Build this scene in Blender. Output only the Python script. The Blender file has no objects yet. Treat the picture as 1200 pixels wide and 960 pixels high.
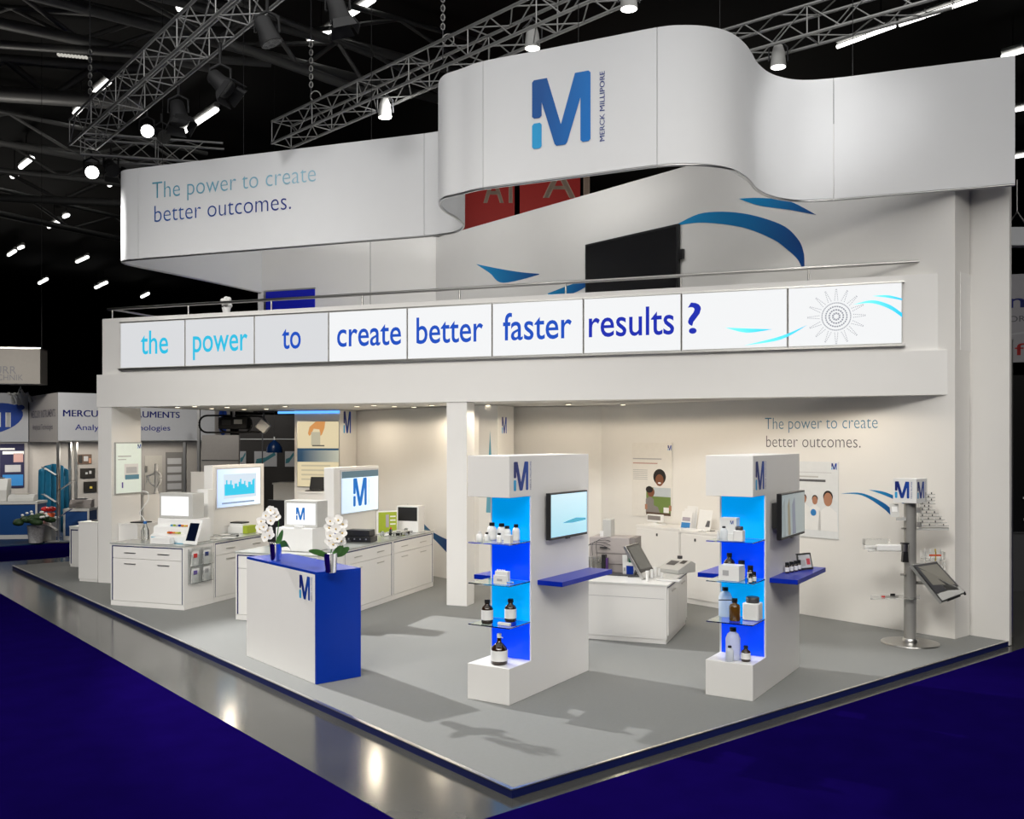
import bpy, bmesh, math, random
from mathutils import Vector, Matrix
random.seed(7)
SC = bpy.context.scene
COL = SC.collection
R = math.radians
# ------------------------------------------------------------------ camera
HC = 2.40            # eye height above the stand's raised floor
FPX, PX0, HOR = 1120.0, 600.0, 515.0
cd = bpy.data.cameras.new('camera'); cam = bpy.data.objects.new('camera', cd); COL.objects.link(cam)
cam.location = (0, 0, HC); cam.rotation_euler = (R(90), 0, 0)
cd.sensor_width = 36; cd.lens = FPX / 1200 * 36; cd.shift_y = (HOR - 480) / 1200
cd.clip_start = .1; cd.clip_end = 300
SC.camera = cam
# ------------------------------------------------------------------ world, exposure
w = bpy.data.worlds.new('hall_air'); SC.world = w; w.use_nodes = True
w.node_tree.nodes['Background'].inputs[0].default_value = (.8, .88, 1, 1)
w.node_tree.nodes['Background'].inputs[1].default_value = .02
SC.view_settings.view_transform = 'Standard'; SC.view_settings.look = 'None'
SC.view_settings.exposure = 0.15; SC.view_settings.gamma = 1; SC.view_settings.use_curve_mapping = False
# ------------------------------------------------------------------ main lamps and added fills
def spot(name, loc, aim, power, col=(1, 1, 1), ang=60, blend=.6, rad=.15):
    l = bpy.data.lights.new(name, 'SPOT'); l.energy = power; l.color = col
    l.spot_size = R(ang); l.spot_blend = blend; l.shadow_soft_size = rad
    o = bpy.data.objects.new(name, l); COL.objects.link(o); o.location = loc
    o.rotation_euler = (Vector(aim) - Vector(loc)).to_track_quat('-Z', 'Y').to_euler()
    return o
def area(name, loc, aim, power, sx, sy, col=(1, 1, 1)):
    l = bpy.data.lights.new(name, 'AREA'); l.energy = power; l.color = col
    l.shape = 'RECTANGLE'; l.size = sx; l.size_y = sy
    o = bpy.data.objects.new(name, l); COL.objects.link(o); o.location = loc
    o.rotation_euler = (Vector(aim) - Vector(loc)).to_track_quat('-Z', 'Y').to_euler()
    return o
# unseen area fill for hall ambience, and floods added on an assumed front truss
area('hall_ceiling_fill', (-1, 7, 10.5), (-1, 8, 0), 700, 18, 10, (1, .99, .97))
for (x, y, ax, ay, az, p) in [(-7.5, 1.5, -4.5, 13.0, .6, 2800), (-3.0, -1.0, -2.0, 11, .4, 2250), (1.5, -1.5, 1.0, 10, .6, 1350), (5.5, 0.0, 4.0, 11, .8, 1300)]:
    spot('front_fill_flood', (x, y, 8.2), (ax, ay, az), p, (1, .96, .895), 64, 1.0, 1.5)
spot('front_fill_flood', (-1.5, .5, 8.2), (5.4, 11.6, 1.2), 1400, (1, .965, .90), 34, .9, 1.0)  # extra flood added to brighten the right wall and column
spot('front_fill_flood', (-5.5, 1.0, 8.2), (-6.2, 16.0, 2.2), 1100, (1, .965, .90), 30, .9, 1.0)
# narrower floods of the same truss on the suspended banner
for (x, y, ax, ay, az, p, an) in [(-6.0, 3.0, -4.4, 15.0, 6.2, 1000, 28), (-3.0, 3.0, -2.0, 14.2, 6.2, 420, 24), (-3.5, 3.0, -.4, 11.4, 6.1, 120, 20), (-.5, 1.5, .7, 10.8, 6.0, 300, 24), (2.6, 2.0, 2.0, 10.3, 6.2, 300, 18), (4.2, 3.0, 3.55, 11.8, 6.05, 850, 13), (5.2, 3.0, 4.35, 11.7, 6.25, 620, 10.5)]:
    spot('banner_flood', (x, y, 8.4), (ax, ay, az), p, (1, 1, 1), an, 1.0, .3)
# key flood of the left rig beyond the platform's far end: throws the long floor shadows
spot('left_rig_flood', (-9.64, 17.38, 8.2), (-.3, 9.6, .2), 8200, (1, .985, .96), 30.5, .45, .10)
# floods on the middle truss behind the banner
for (x, y, ax, ay, az, p) in [(-1.6, 15.0, -3.5, 19.5, 5.2, 200), (-.4, 13.6, 0.4, 17.5, 4.8, 210), (3.6, 11.9, 4.2, 12.6, 4.8, 85)]:
    spot('middle_truss_flood', (x, y, 7.6), (ax, ay, az), p, (1, .995, .985), 125, .9, .2)
# unseen fill lamps added for the dark neighbouring stands and far hall
for (x, y, z, ax, ay, az, p) in [(-10.0, 18.5, 5.5, -11.5, 25, 1.6, 700), (-12.5, 19.5, 5.0, -13.5, 27, 1.5, 500), (-6.0, 20.5, 5.2, -7.5, 26, 1.6, 350), (9.5, 10.0, 6.0, 9.2, 16.5, 3.0, 160)]:
    spot('neighbour_fill', (x, y, z), (ax, ay, az), p, (1, .96, .9), 80, .9, .3)
spot('hall_sign_fill', (.5, 24, 8.5), (.6, 30, 10), 380, (1, .9, .8), 60, .8, .3)  # added to lift the dark red hall signs
for (x, y) in [(-14, 24), (-24, 44), (6, 34)]:
    spot('hall_roof_fill', (x, y, 6.0), (x+1, y, 13), 420, (1, .95, .88), 150, 1.0, .5)  # added from below so the roof girders show

# ------------------------------------------------------------------ materials
MATS = {}
def mat(name, col, rough=.5, metal=0, emit=0, ecol=None, var=.05, scale=14, bump=0, bscale=200, trans=0, ior=1.45, coat=0, spec=.5):
    if name in MATS: return MATS[name]
    m = bpy.data.materials.new(name); m.use_nodes = True; nt = m.node_tree; b = nt.nodes['Principled BSDF']
    b.inputs['Roughness'].default_value = rough; b.inputs['Metallic'].default_value = metal
    b.inputs['IOR'].default_value = ior; b.inputs['Transmission Weight'].default_value = trans
    b.inputs['Coat Weight'].default_value = coat; b.inputs['Specular IOR Level'].default_value = spec
    tc = nt.nodes.new('ShaderNodeTexCoord')
    n = nt.nodes.new('ShaderNodeTexNoise'); n.inputs['Scale'].default_value = scale; n.inputs['Detail'].default_value = 4
    nt.links.new(tc.outputs['Object'], n.inputs['Vector'])
    mx = nt.nodes.new('ShaderNodeMix'); mx.data_type = 'RGBA'
    c = col
    mx.inputs[6].default_value = (c[0]*(1-var), c[1]*(1-var), c[2]*(1-var), 1)
    mx.inputs[7].default_value = (min(1, c[0]*(1+var)), min(1, c[1]*(1+var)), min(1, c[2]*(1+var)), 1)
    nt.links.new(n.outputs['Fac'], mx.inputs[0]); nt.links.new(mx.outputs[2], b.inputs['Base Color'])
    if emit:
        b.inputs['Emission Strength'].default_value = emit
        e = ecol or col; b.inputs['Emission Color'].default_value = (*e, 1)
    if bump:
        n2 = nt.nodes.new('ShaderNodeTexNoise'); n2.inputs['Scale'].default_value = bscale; n2.inputs['Detail'].default_value = 3
        nt.links.new(tc.outputs['Object'], n2.inputs['Vector'])
        bp = nt.nodes.new('ShaderNodeBump'); bp.inputs['Strength'].default_value = bump; bp.inputs['Distance'].default_value = .01
        nt.links.new(n2.outputs['Fac'], bp.inputs['Height']); nt.links.new(bp.outputs['Normal'], b.inputs['Normal'])
    MATS[name] = m
    return m
def glow(name, col, s=1.0):                              # lit display surface
    return mat(name, (.015, .015, .015), .5, 0, s, col, 0, spec=.15)
def gradmat(name, c0, c1, axis=2, lo=0, hi=1, rough=.45, emit=0):
    """printed two-colour gradient along an object axis"""
    if name in MATS: return MATS[name]
    m = mat(name, c0, rough); nt = m.node_tree; b = nt.nodes['Principled BSDF']
    tc = nt.nodes.new('ShaderNodeTexCoord'); sp = nt.nodes.new('ShaderNodeSeparateXYZ'); mr = nt.nodes.new('ShaderNodeMapRange')
    mr.inputs[1].default_value = lo; mr.inputs[2].default_value = hi
    cr = nt.nodes.new('ShaderNodeValToRGB'); cr.color_ramp.elements[0].color = (*c0, 1); cr.color_ramp.elements[1].color = (*c1, 1)
    nt.links.new(tc.outputs['Object'], sp.inputs[0]); nt.links.new(sp.outputs[axis], mr.inputs[0])
    nt.links.new(mr.outputs[0], cr.inputs[0]); nt.links.new(cr.outputs[0], b.inputs['Base Color'])
    if emit:
        b.inputs['Emission Strength'].default_value = emit; nt.links.new(cr.outputs[0], b.inputs['Emission Color'])
    return m
WHITE = mat('white_laminate', (.80, .79, .77), .38, var=.015, scale=3)
WALLW = mat('white_wall_paint', (.78, .765, .735), .6, var=.02, scale=2.5, bump=.02, bscale=300)
FABRIC = mat('banner_fabric', (.80, .805, .81), .75, var=.015, scale=4, bump=.03, bscale=400)
FLOORG = mat('grey_stand_carpet', (.224, .230, .225), .85, var=.05, scale=30, bump=.25, bscale=500)
NAVY = mat('navy_edge_trim', (.006, .012, .10), .45, var=.1)
BLUE = mat('royal_blue_laminate', (.0, .030, .33), .35, var=.03, spec=.22)
BLUEW = mat('blue_shelf_board', (.002, .02, .36), .3, var=.03, spec=.25)
PURPLE = mat('violet_blue_carpet', (.0046, .0014, .060), .95, var=.25, scale=3.0, bump=.4, bscale=350, spec=0)
CONC = mat('polished_concrete', (.06, .06, .055), .15, var=.35, scale=1.3, bump=.015, bscale=6)
ALU = mat('brushed_aluminium', (.62, .62, .61), .3, 1, var=.05)
TRUSSM = mat('truss_aluminium', (.42, .42, .41), .45, .8, var=.1)
STEEL = mat('satin_steel', (.50, .49, .47), .28, 1, var=.05)
CHROME = mat('silver_pot', (.80, .80, .82), .12, 1, var=.02)
BLACK = mat('black_plastic', (.012, .012, .013), .35, var=.1)
BLACKM = mat('matt_black_metal', (.016, .016, .017), .6, var=.1)
DARKG = mat('dark_grey_plastic', (.06, .06, .065), .4, var=.1)
GREYP = mat('light_grey_plastic', (.52, .52, .50), .4, var=.03)
WPLAST = mat('white_plastic', (.82, .82, .81), .3, var=.02)
BEIGE = mat('beige_instrument_paint', (.42, .38, .37), .45, var=.04)
GLASS = mat('shelf_glass', (.80, .95, .90), .02, trans=1, ior=1.45, var=0)
CLEAR = mat('clear_acrylic', (.95, .97, .97), .03, trans=1, ior=1.3, var=0)
FROST = mat('translucent_bottle', (.86, .90, .93), .35, trans=.45, ior=1.2, var=.02)
AMBER = mat('dark_amber_glass', (.022, .009, .004), .08, var=.1, coat=.5)
AMBER2 = mat('brown_amber_glass', (.10, .045, .008), .08, var=.2, coat=.5)
PAPER = mat('white_paper', (.80, .80, .79), .7, var=.02)
PAPERG = mat('grey_print', (.42, .42, .43), .7)
BLUEA = mat('azure_back_panel', (.0, .26, .80), .25, emit=.55, ecol=(0, .42, 1.0), var=.05, scale=2)
BLUED = mat('deep_blue_back_panel', (.0, .045, .70), .25, emit=.60, ecol=(0, .058, 1.0), var=.05, scale=2)
LOGOD = gradmat('logo_dark_print', (.002, .012, .16), (.0, .06, .40), 0, .1, .95)
LOGOB = gradmat('logo_blue_print', (.0, .085, .34), (.0, .19, .62), 0, .15, 1.0)
LOGOC = mat('logo_cyan_print', (.02, .36, .72), .45)
SWOOSH = gradmat('swoosh_print', (.0, .28, .60), (.0, .05, .24), 0, 0, 1)
TXTB = mat('dark_blue_lettering', (.004, .03, .24), .5)
TXTA = mat('aqua_lettering', (.13, .36, .55), .5)
TXTG = mat('grey_lettering', (.10, .10, .11), .5)
RED = mat('red_plastic', (.6, .02, .02), .4)
ORANGE = mat('orange_plastic', (.7, .22, .03), .4)
YELLOW = mat('yellow_plastic', (.65, .5, .08), .4)
GREEN = mat('leaf_green', (.05, .16, .03), .45, var=.3)
LIME = mat('lime_green_print', (.33, .42, .03), .5)
CYAN = mat('cyan_mat', (.02, .33, .50), .5)
TEAL = mat('teal_curtain_cloth', (.0, .10, .19), .8, var=.25, scale=6)
SKIN = mat('printed_skin_tone', (.42, .20, .12), .6)
SKIND = mat('printed_brown_skin', (.20, .075, .035), .6)
HAIR = mat('printed_dark_hair', (.012, .009, .008), .6)
PETAL = mat('white_petal', (.85, .84, .82), .5, var=.04)
HALLD = mat('dark_hall_steel', (.045, .042, .04), .6, .2, var=.3)
ROOFM = mat('dark_hall_roof', (.012, .011, .010), .8, var=.5, scale=.6)
TUBEG = mat('grey_roof_tube', (.17, .17, .165), .5, .3, var=.2)

# ------------------------------------------------------------------ mesh helpers
class MB:
    def __init__(s): s.v = []; s.f = []; s.m = []; s.s = []
    def add(s, vs, fs, mi=0, smooth=False):
        k = len(s.v); s.v += [tuple(p) for p in vs]
        for f in fs: s.f.append([i + k for i in f]); s.m.append(mi); s.s.append(smooth)
        return s
    def box(s, x0, y0, z0, x1, y1, z1, mi=0):
        v = [(x0,y0,z0),(x1,y0,z0),(x1,y1,z0),(x0,y1,z0),(x0,y0,z1),(x1,y0,z1),(x1,y1,z1),(x0,y1,z1)]
        return s.add(v, [(0,3,2,1),(4,5,6,7),(0,1,5,4),(1,2,6,5),(2,3,7,6),(3,0,4,7)], mi)
    def prism(s, pts, z0, z1, mi=0):                     # footprint pts (x,y)
        n = len(pts); v = [(x, y, z0) for x, y in pts] + [(x, y, z1) for x, y in pts]
        f = [list(range(n))[::-1], list(range(n, 2*n))] + [(i, (i+1) % n, n+(i+1) % n, n+i) for i in range(n)]
        return s.add(v, f, mi)
    def prismy(s, pts, y0, y1, mi=0):                    # profile pts (x,z), extruded in y
        n = len(pts); v = [(x, y0, z) for x, z in pts] + [(x, y1, z) for x, z in pts]
        f = [list(range(n)), list(range(n, 2*n))[::-1]] + [(i, n+i, n+(i+1) % n, (i+1) % n) for i in range(n)]
        return s.add(v, f, mi)
    def prismx(s, pts, x0, x1, mi=0):                    # profile pts (y,z), extruded in x
        n = len(pts); v = [(x0, y, z) for y, z in pts] + [(x1, y, z) for y, z in pts]
        f = [list(range(n)), list(range(n, 2*n))[::-1]] + [(i, n+i, n+(i+1) % n, (i+1) % n) for i in range(n)]
        return s.add(v, f, mi)
    def poly(s, pts, mi=0): return s.add(pts, [list(range(len(pts)))], mi)
    def rect(s, x0, z0, x1, z1, y=0, mi=0): return s.poly([(x0,y,z0),(x1,y,z0),(x1,y,z1),(x0,y,z1)], mi)
    def disc(s, cx, cz, rx, rz, y=0, n=18, mi=0):
        return s.poly([(cx+rx*math.cos(2*math.pi*i/n), y, cz+rz*math.sin(2*math.pi*i/n)) for i in range(n)], mi)
    def tube(s, pts, r, n=8, mi=0, closed=False):
        P = [Vector(p) for p in pts]; k = len(s.v); N = len(P); up = Vector((0, 0, 1)); rings = []
        for i, p in enumerate(P):
            if closed: t = P[(i+1) % N] - P[i-1]
            else: t = P[min(i+1, N-1)] - P[max(i-1, 0)]
            t.normalize()
            a = t.cross(up)
            if a.length < .05: a = t.cross(Vector((0, 1, 0)))
            a.normalize(); b = a.cross(t)
            rr = r[i] if isinstance(r, (list, tuple)) else r
            rings.append([p + (a*math.cos(2*math.pi*j/n) + b*math.sin(2*math.pi*j/n))*rr for j in range(n)])
        v = [q for g in rings for q in g]; f = []
        for i in range(N if closed else N-1):
            for j in range(n):
                i2 = (i+1) % N
                f.append((i*n+j, i*n+(j+1) % n, i2*n+(j+1) % n, i2*n+j))
        s.add(v, f, mi, True)
        if not closed:
            s.add(rings[0], [list(range(n))[::-1]], mi); s.add(rings[-1], [list(range(n))], mi)
        return s
    def lathe(s, prof, n=16, cx=0, cy=0, mi=0):
        v = []; f = []
        for r, z in prof: v += [(cx+r*math.cos(2*math.pi*j/n), cy+r*math.sin(2*math.pi*j/n), z) for j in range(n)]
        for i in range(len(prof)-1):
            for j in range(n): f.append((i*n+j, i*n+(j+1) % n, (i+1)*n+(j+1) % n, (i+1)*n+j))
        s.add(v, f, mi, True)
        s.add(v[:n], [list(range(n))[::-1]], mi); s.add(v[-n:], [list(range(n))], mi)
        return s
    def ball(s, c, rx, ry, rz, n=10, k=6, mi=0):
        prof = [(max(.001, math.sin(math.pi*i/k)), -math.cos(math.pi*i/k)) for i in range(k+1)]
        v = []; f = []
        for r, z in prof: v += [(c[0]+rx*r*math.cos(2*math.pi*j/n), c[1]+ry*r*math.sin(2*math.pi*j/n), c[2]+rz*z) for j in range(n)]
        for i in range(k):
            for j in range(n): f.append((i*n+j, i*n+(j+1) % n, (i+1)*n+(j+1) % n, (i+1)*n+j))
        return s.add(v, f, mi, True)
    def build(s, name, mats, parent=None, loc=(0,0,0), rz=0, bevel=0, fix=True):
        me = bpy.data.meshes.new(name); me.from_pydata(s.v, [], s.f)
        mats = mats if isinstance(mats, (list, tuple)) else [mats]
        for m in mats: me.materials.append(m)
        for p, mi, sm in zip(me.polygons, s.m, s.s): p.material_index = mi; p.use_smooth = sm
        if fix:
            bm = bmesh.new(); bm.from_mesh(me); bmesh.ops.recalc_face_normals(bm, faces=bm.faces); bm.to_mesh(me); bm.free()
        o = bpy.data.objects.new(name, me); COL.objects.link(o)
        o.location = loc; o.rotation_euler = (0, 0, rz)
        if parent: o.parent = parent
        if bevel:
            b = o.modifiers.new('edge', 'BEVEL'); b.width = bevel; b.segments = 2; b.limit_method = 'ANGLE'
        return o
def tag(o, label, cat, group=None, kind=None):
    o['label'] = label; o['category'] = cat
    if group: o['group'] = group
    if kind: o['kind'] = kind
    return o
def thing(name, label, cat, loc=(0,0,0), rz=0, group=None, kind=None):
    o = bpy.data.objects.new(name, None); COL.objects.link(o); o.empty_display_size = .1
    o.location = loc; o.rotation_euler = (0, 0, rz)
    return tag(o, label, cat, group, kind)
def struct(o, label, cat='wall'): return tag(o, label, cat, None, 'structure')
def inst(me, name, parent, loc=(0,0,0), rot=(0,0,0), sc=(1,1,1)):
    o = bpy.data.objects.new(name, me); COL.objects.link(o); o.parent = parent
    o.location = loc; o.rotation_euler = rot; o.scale = sc
    return o
UNITROD = {}
def rod(name, p0, p1, r, m, parent=None, n=6):
    """one straight bar as its own part, unit cylinder mesh shared"""
    key = (m.name, n)
    if key not in UNITROD:
        o = MB().tube([(0,0,0),(0,0,1)], 1, n).build('bar', m); UNITROD[key] = o.data; bpy.data.objects.remove(o)
    p0 = Vector(p0); d = Vector(p1) - p0
    o = inst(UNITROD[key], name, parent, p0, d.to_track_quat('Z', 'Y').to_euler(), (r, r, d.length))
    return o
TXT = {}
def textmesh(s, m, bold=0):
    key = (s, m.name, bold)
    if key not in TXT:
        c = bpy.data.curves.new('lettering', 'FONT'); c.body = s; c.size = 1; c.offset = bold if abs(bold) < .0125 and bold != .012 else 0; c.resolution_u = 4
        o = bpy.data.objects.new('lettering', c); COL.objects.link(o)
        bpy.context.view_layer.update()
        me = bpy.data.meshes.new_from_object(o.evaluated_get(bpy.context.evaluated_depsgraph_get()))
        bpy.data.objects.remove(o)
        xs = [v.co.x for v in me.vertices]; x0, x1 = min(xs), max(xs)
        for v in me.vertices: v.co = ((v.co.x-x0)/(x1-x0), 0, v.co.y)
        if bold >= .012:                                 # heavier weight: the outline laid down three times, slightly shifted
            bm = bmesh.new(); bm.from_mesh(me); k = .035/len(s)
            for dx in (-k, k):
                g = bmesh.ops.duplicate(bm, geom=bm.verts[:]+bm.edges[:]+bm.faces[:])
                for e in g['geom']:
                    if isinstance(e, bmesh.types.BMVert): e.co.x += dx
            bm.to_mesh(me); bm.free()
        me.materials.clear(); me.materials.append(m)
        TXT[key] = me
    return TXT[key]
def text(s, m, parent, x, y, z, width, height, rz=0, bold=0, name='lettering', rot_y=0):
    """width: whole string; height: of a capital letter (0.729 of the em)"""
    return inst(textmesh(s, m, bold), name, parent, (x, y, z), (0, rot_y, rz), (width, 1, height/.729))
# logo: broken-stem M, unit height
LOGO = {}
def logomesh(kind):
    if kind not in LOGO:
        M = [(0,.47),(0,.97),(.03,1),(.24,1),(.46,.30),(.68,1),(.89,1),(.92,.97),(.92,.03),(.89,0),(.80,0),(.765,.03),(.765,.64),(.56,.03),(.53,0),(.39,0),(.36,.03),(.155,.66),(.155,.47),(.12,.44),(.035,.44)]
        P = [(0,.03),(.03,0),(.125,0),(.155,.03),(.155,.34),(.125,.37),(.03,.37),(0,.34)]
        o = MB().poly([(x,0,z) for x, z in M], 0).poly([(x,0,z) for x, z in P], 1).build('printed_logo', [LOGOB if kind == 'b' else LOGOD, LOGOC], fix=False)
        LOGO[kind] = o.data; bpy.data.objects.remove(o)
    return LOGO[kind]
def logo(parent, x, y, z, h, wfac=1, rz=0, kind='d', words=True):
    o = inst(logomesh(kind), 'printed_logo', parent, (x, y, z), (0, 0, rz), (h*wfac, 1, h))
    if words:
        c, s = math.cos(rz), math.sin(rz); dx = (.92+.14)*h*wfac
        # vertical words, reading upwards
        inst(textmesh('MERCK MILLIPORE', LOGOD), 'lettering', parent, (x+dx*c+.05*h*wfac*c, y+dx*s+.05*h*wfac*s, z), (0, R(-90), rz), (h, 1, .085*h/.729))
    return o
# ------------------------------------------------------------------ survey helpers: bearings of the photograph -> metric points
def ray(px, py): return (px-PX0)/FPX, (HOR-py)/FPX
def onz(px, py, z=0.0):
    dx, dz = ray(px, py); Y = (z-HC)/dz
    return Vector((dx*Y, Y, z))
def atd(px, py, Y):
    dx, dz = ray(px, py); return Vector((dx*Y, Y, HC+dz*Y))
class Fr:
    def __init__(s, ox, oy, deg): s.o = (ox, oy); s.deg = deg; s.rz = R(deg); s.c = math.cos(s.rz); s.s = math.sin(s.rz)
    def w(s, x, y, z=0): return Vector((s.o[0]+x*s.c-y*s.s, s.o[1]+x*s.s+y*s.c, z))
    def l(s, p): dx, dy = p[0]-s.o[0], p[1]-s.o[1]; return (dx*s.c+dy*s.s, -dx*s.s+dy*s.c)
    def hy(s, px, py, y=0.0):                            # bearing meets plane local y -> (x, z)
        dx, dz = ray(px, py); Y = (y + -s.o[0]*s.s + s.o[1]*s.c)/(s.c - dx*s.s)
        return s.l((dx*Y, Y))[0], HC+dz*Y
    def hx(s, px, py, x=0.0):                            # bearing meets plane local x -> (y, z)
        dx, dz = ray(px, py); Y = (x + s.o[0]*s.c + s.o[1]*s.s)/(dx*s.c + s.s)
        return s.l((dx*Y, Y))[1], HC+dz*Y
    def thing(s, name, label, cat, x=0, y=0, z=0, group=None, kind=None, turn=0):
        return thing(name, label, cat, s.w(x, y, z), s.rz+turn, group, kind)
PL = Fr(0, 6.54, 39.25)            # raised floor: x along its right edge, y along its left edge
FA = Fr(5.35, 11.50, -20.1)        # fascia and counters behind it
T1 = Fr(-.0255, 8.607, -32)        # display towers
T2 = Fr(2.205, 8.747, -32)
# ================================================================== SETTING
ZF = -.06
def slab(name, fr, x0, y0, x1, y1, z0, z1, m, bevel=0):
    return MB().prism([(x0,y0),(x1,y0),(x1,y1),(x0,y1)], z0, z1).build(name, m, None, (*fr.o, 0), fr.rz, bevel)
struct(MB().box(-70,-20,ZF-.3,70,100,ZF).build('floor', CONC), 'polished grey concrete hall floor around the stand', 'floor')
struct(MB().box(-70,-20,13.6,70,100,13.9).build('ceiling', ROOFM), 'black hall roof high above the stand', 'ceiling')
struct(MB().box(-70,100,ZF,70,100.4,13.6).build('wall_back', ROOFM), 'dark far wall of the exhibition hall')
struct(MB().box(-70.4,-20,ZF,-70,100,13.6).build('wall_left', ROOFM), 'dark hall wall far to the left')
struct(MB().box(70,-20,ZF,70.4,100,13.6).build('wall_right', ROOFM), 'dark hall wall far to the right')
struct(MB().box(-70,-20.4,ZF,70,-20,13.6).build('wall_front', ROOFM), 'dark hall wall behind the viewer')
# aisle carpets
tag(MB().prism([(-14,-14),(22,-14),(22,-.17),(-.82,-.17),(-.82,15.0),(-14,15.0)], ZF, ZF+.008).build('aisle_carpet', PURPLE, None, (*PL.o,0), PL.rz),
    'violet blue aisle carpet in front of the grey platform', 'carpet')
tag(slab('aisle_carpet', PL, -14, 16.3, 5.5, 19.2, ZF, ZF+.008, PURPLE), 'violet carpet strip behind the far left platform corner', 'carpet')
# raised platform
XE = 7.62
pf = thing('stand_platform', 'raised grey carpeted exhibition platform with navy edge', 'platform', (*PL.o, 0), PL.rz)
MB().box(0.01,.01,ZF+.001,XE,15.0,0).build('deck', FLOORG, pf)
MB().box(0.0,0.0,ZF,XE,.009,-.004).build('edge_trim', NAVY, pf)
MB().box(0.0,.009,ZF,.009,15.0,-.004).build('edge_trim', NAVY, pf)
MB().box(-.004,.0,-.004,.03,15.0,.004).build('edge_strip', ALU, pf)
MB().box(.03,-.004,-.004,XE,.02,.004).build('edge_strip', ALU, pf)
# --- main right wall (both storeys) and its column
wr = struct(slab('wall_side', PL, 7.23, .45, 7.60, 11.35, .003, 6.6, WALLW), 'tall white side wall carrying the slogan lettering')
wrp = Fr(*PL.w(7.23, 0)[:2], PL.deg-90)                 # face frame: x runs towards the viewer's right, normal towards the stand
struct(slab('column_side', PL, 7.625, -.01, 7.68, .80, ZF+.01, 6.5, WALLW), 'tall white corner column at the right end of the stand', 'column')
# corner of upper storey, back wall of the upper storey
K = PL.w(7.23, 11.37)
KB = Fr(K.x, K.y, 8.4)
XSEAM = KB.hy(434, 320, 0)[0]
ul = struct(MB().box(-3.60,0,3.46,XSEAM-.004,.12,6.62).build('wall_upper', WALLW, None, (*KB.o,0), KB.rz), 'white back wall of the upper floor left of the panel seam')
ul2 = struct(MB().box(XSEAM+.004,0,3.46,.05,.12,6.62).build('wall_upper_panel', WALLW, None, (*KB.o,0), KB.rz), 'white back wall panel of the upper floor beside the inner corner')
# lower storey back walls
q1 = PL.w(7.23, 6.43); B1 = Fr(q1.x, q1.y, FA.deg)
struct(MB().box(-1.75,.02,.003,-.005,.12,2.96).build('wall_inner', WALLW, None, (*B1.o,0), B1.rz), 'beige lit inner wall behind the left display tower')
p1 = Fr(*onz(583, 476, 2.96)[:2], FA.deg) if False else Fr(-.237, 15.60, FA.deg)
pil = struct(MB().box(-.33,0,.003,0,.78,2.96).build('pillar_inner', WALLW, None, (*p1.o,0), p1.rz), 'white inner pillar with a small logo under the ceiling', 'pillar')
logo(pil, .002, .20, 2.50, .27, .9, R(90), words=False)
MB().poly([(-.20,-.002,1.2),(-.05,-.002,1.2),(-.13,-.002,2.55)]).build('printed_swoosh', mat('pale_blue_print', (.12,.36,.48), .5), pil, fix=False)
w5 = struct(slab('wall_middle', PL, 5.40, 7.46, 5.52, 11.75, .003, 2.96, WALLW), 'beige inner wall behind the right laboratory counter')
lp = Fr(-3.28, 18.2, FA.deg)
lbx = struct(MB().box(-1.0,0,.003,0,.64,2.96).build('pillar_lightbox', WALLW, None, (*lp.o,0), lp.rz), 'inner pillar with backlit poster and logo side', 'pillar')
logo(lbx, .002, .14, 2.52, .42, .72, R(90), words=False)
# swoosh on the middle wall
def swoosh(name, frame_pts_top, frame_pts_bot, m, parent, y=-.003):
    b = MB(); n = len(frame_pts_top)
    for i in range(n-1):
        (a0, z0), (a1, z1) = frame_pts_top[i], frame_pts_top[i+1]; (c0, d0), (c1, d1) = frame_pts_bot[i], frame_pts_bot[i+1]
        b.poly([(c0,y,d0),(c1,y,d1),(a1,y,z1),(a0,y,z0)])
    return b.build(name, m, parent, fix=False)
def hang(o, par, mw):
    o.parent = par; o.matrix_basis = (Matrix.Translation(par.location) @ par.rotation_euler.to_matrix().to_4x4()).inverted() @ mw
    return o
def swoosh_px(fr, y, top, bot, m, parent_obj, name='printed_swoosh'):
    """printed band on a wall: edge points by bearing, on plane y of fr; mesh lives in fr space, normalised so the colour runs along it"""
    T = [fr.hy(px, py, y) for px, py in top]; Bm = [fr.hy(px, py, y) for px, py in bot]
    xs = [p[0] for p in T+Bm]; x0, x1 = min(xs), max(xs); k = x1-x0
    o = swoosh(name, [((x-x0)/k, z) for x, z in T], [((x-x0)/k, z) for x, z in Bm], m, None, 0)
    wpos = fr.w(x0, y-.004)
    return hang(o, parent_obj, Matrix.Translation((wpos.x, wpos.y, 0)) @ Matrix.Rotation(fr.rz, 4, 'Z') @ Matrix.Diagonal((k, 1, 1, 1)))
def smooth(pts, n=6):
    """Catmull-Rom through 2-D points"""
    out = []
    P = [pts[0]] + list(pts) + [pts[-1]]
    for i in range(1, len(P)-2):
        for j in range(n):
            t = j/n; a, b, c, d = P[i-1], P[i], P[i+1], P[i+2]
            out.append(tuple(.5*((2*b[k]) + (-a[k]+c[k])*t + (2*a[k]-5*b[k]+4*c[k]-d[k])*t*t + (-a[k]+3*b[k]-3*c[k]+d[k])*t**3) for k in range(len(b))))
    out.append(tuple(pts[-1])); return out
w5f = Fr(*PL.w(5.40, 0)[:2], PL.deg-90)
bpy.context.view_layer.update()
swoosh_px(w5f, 0, smooth([(477,590),(490,606),(503,620),(515,628),(526,633)]), smooth([(477,590),(488,608),(500,624),(511,634),(526,650)]), gradmat('swoosh_print_rev', (.01,.16,.28), (.0,.03,.16), 0, 0, 1), w5)
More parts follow.
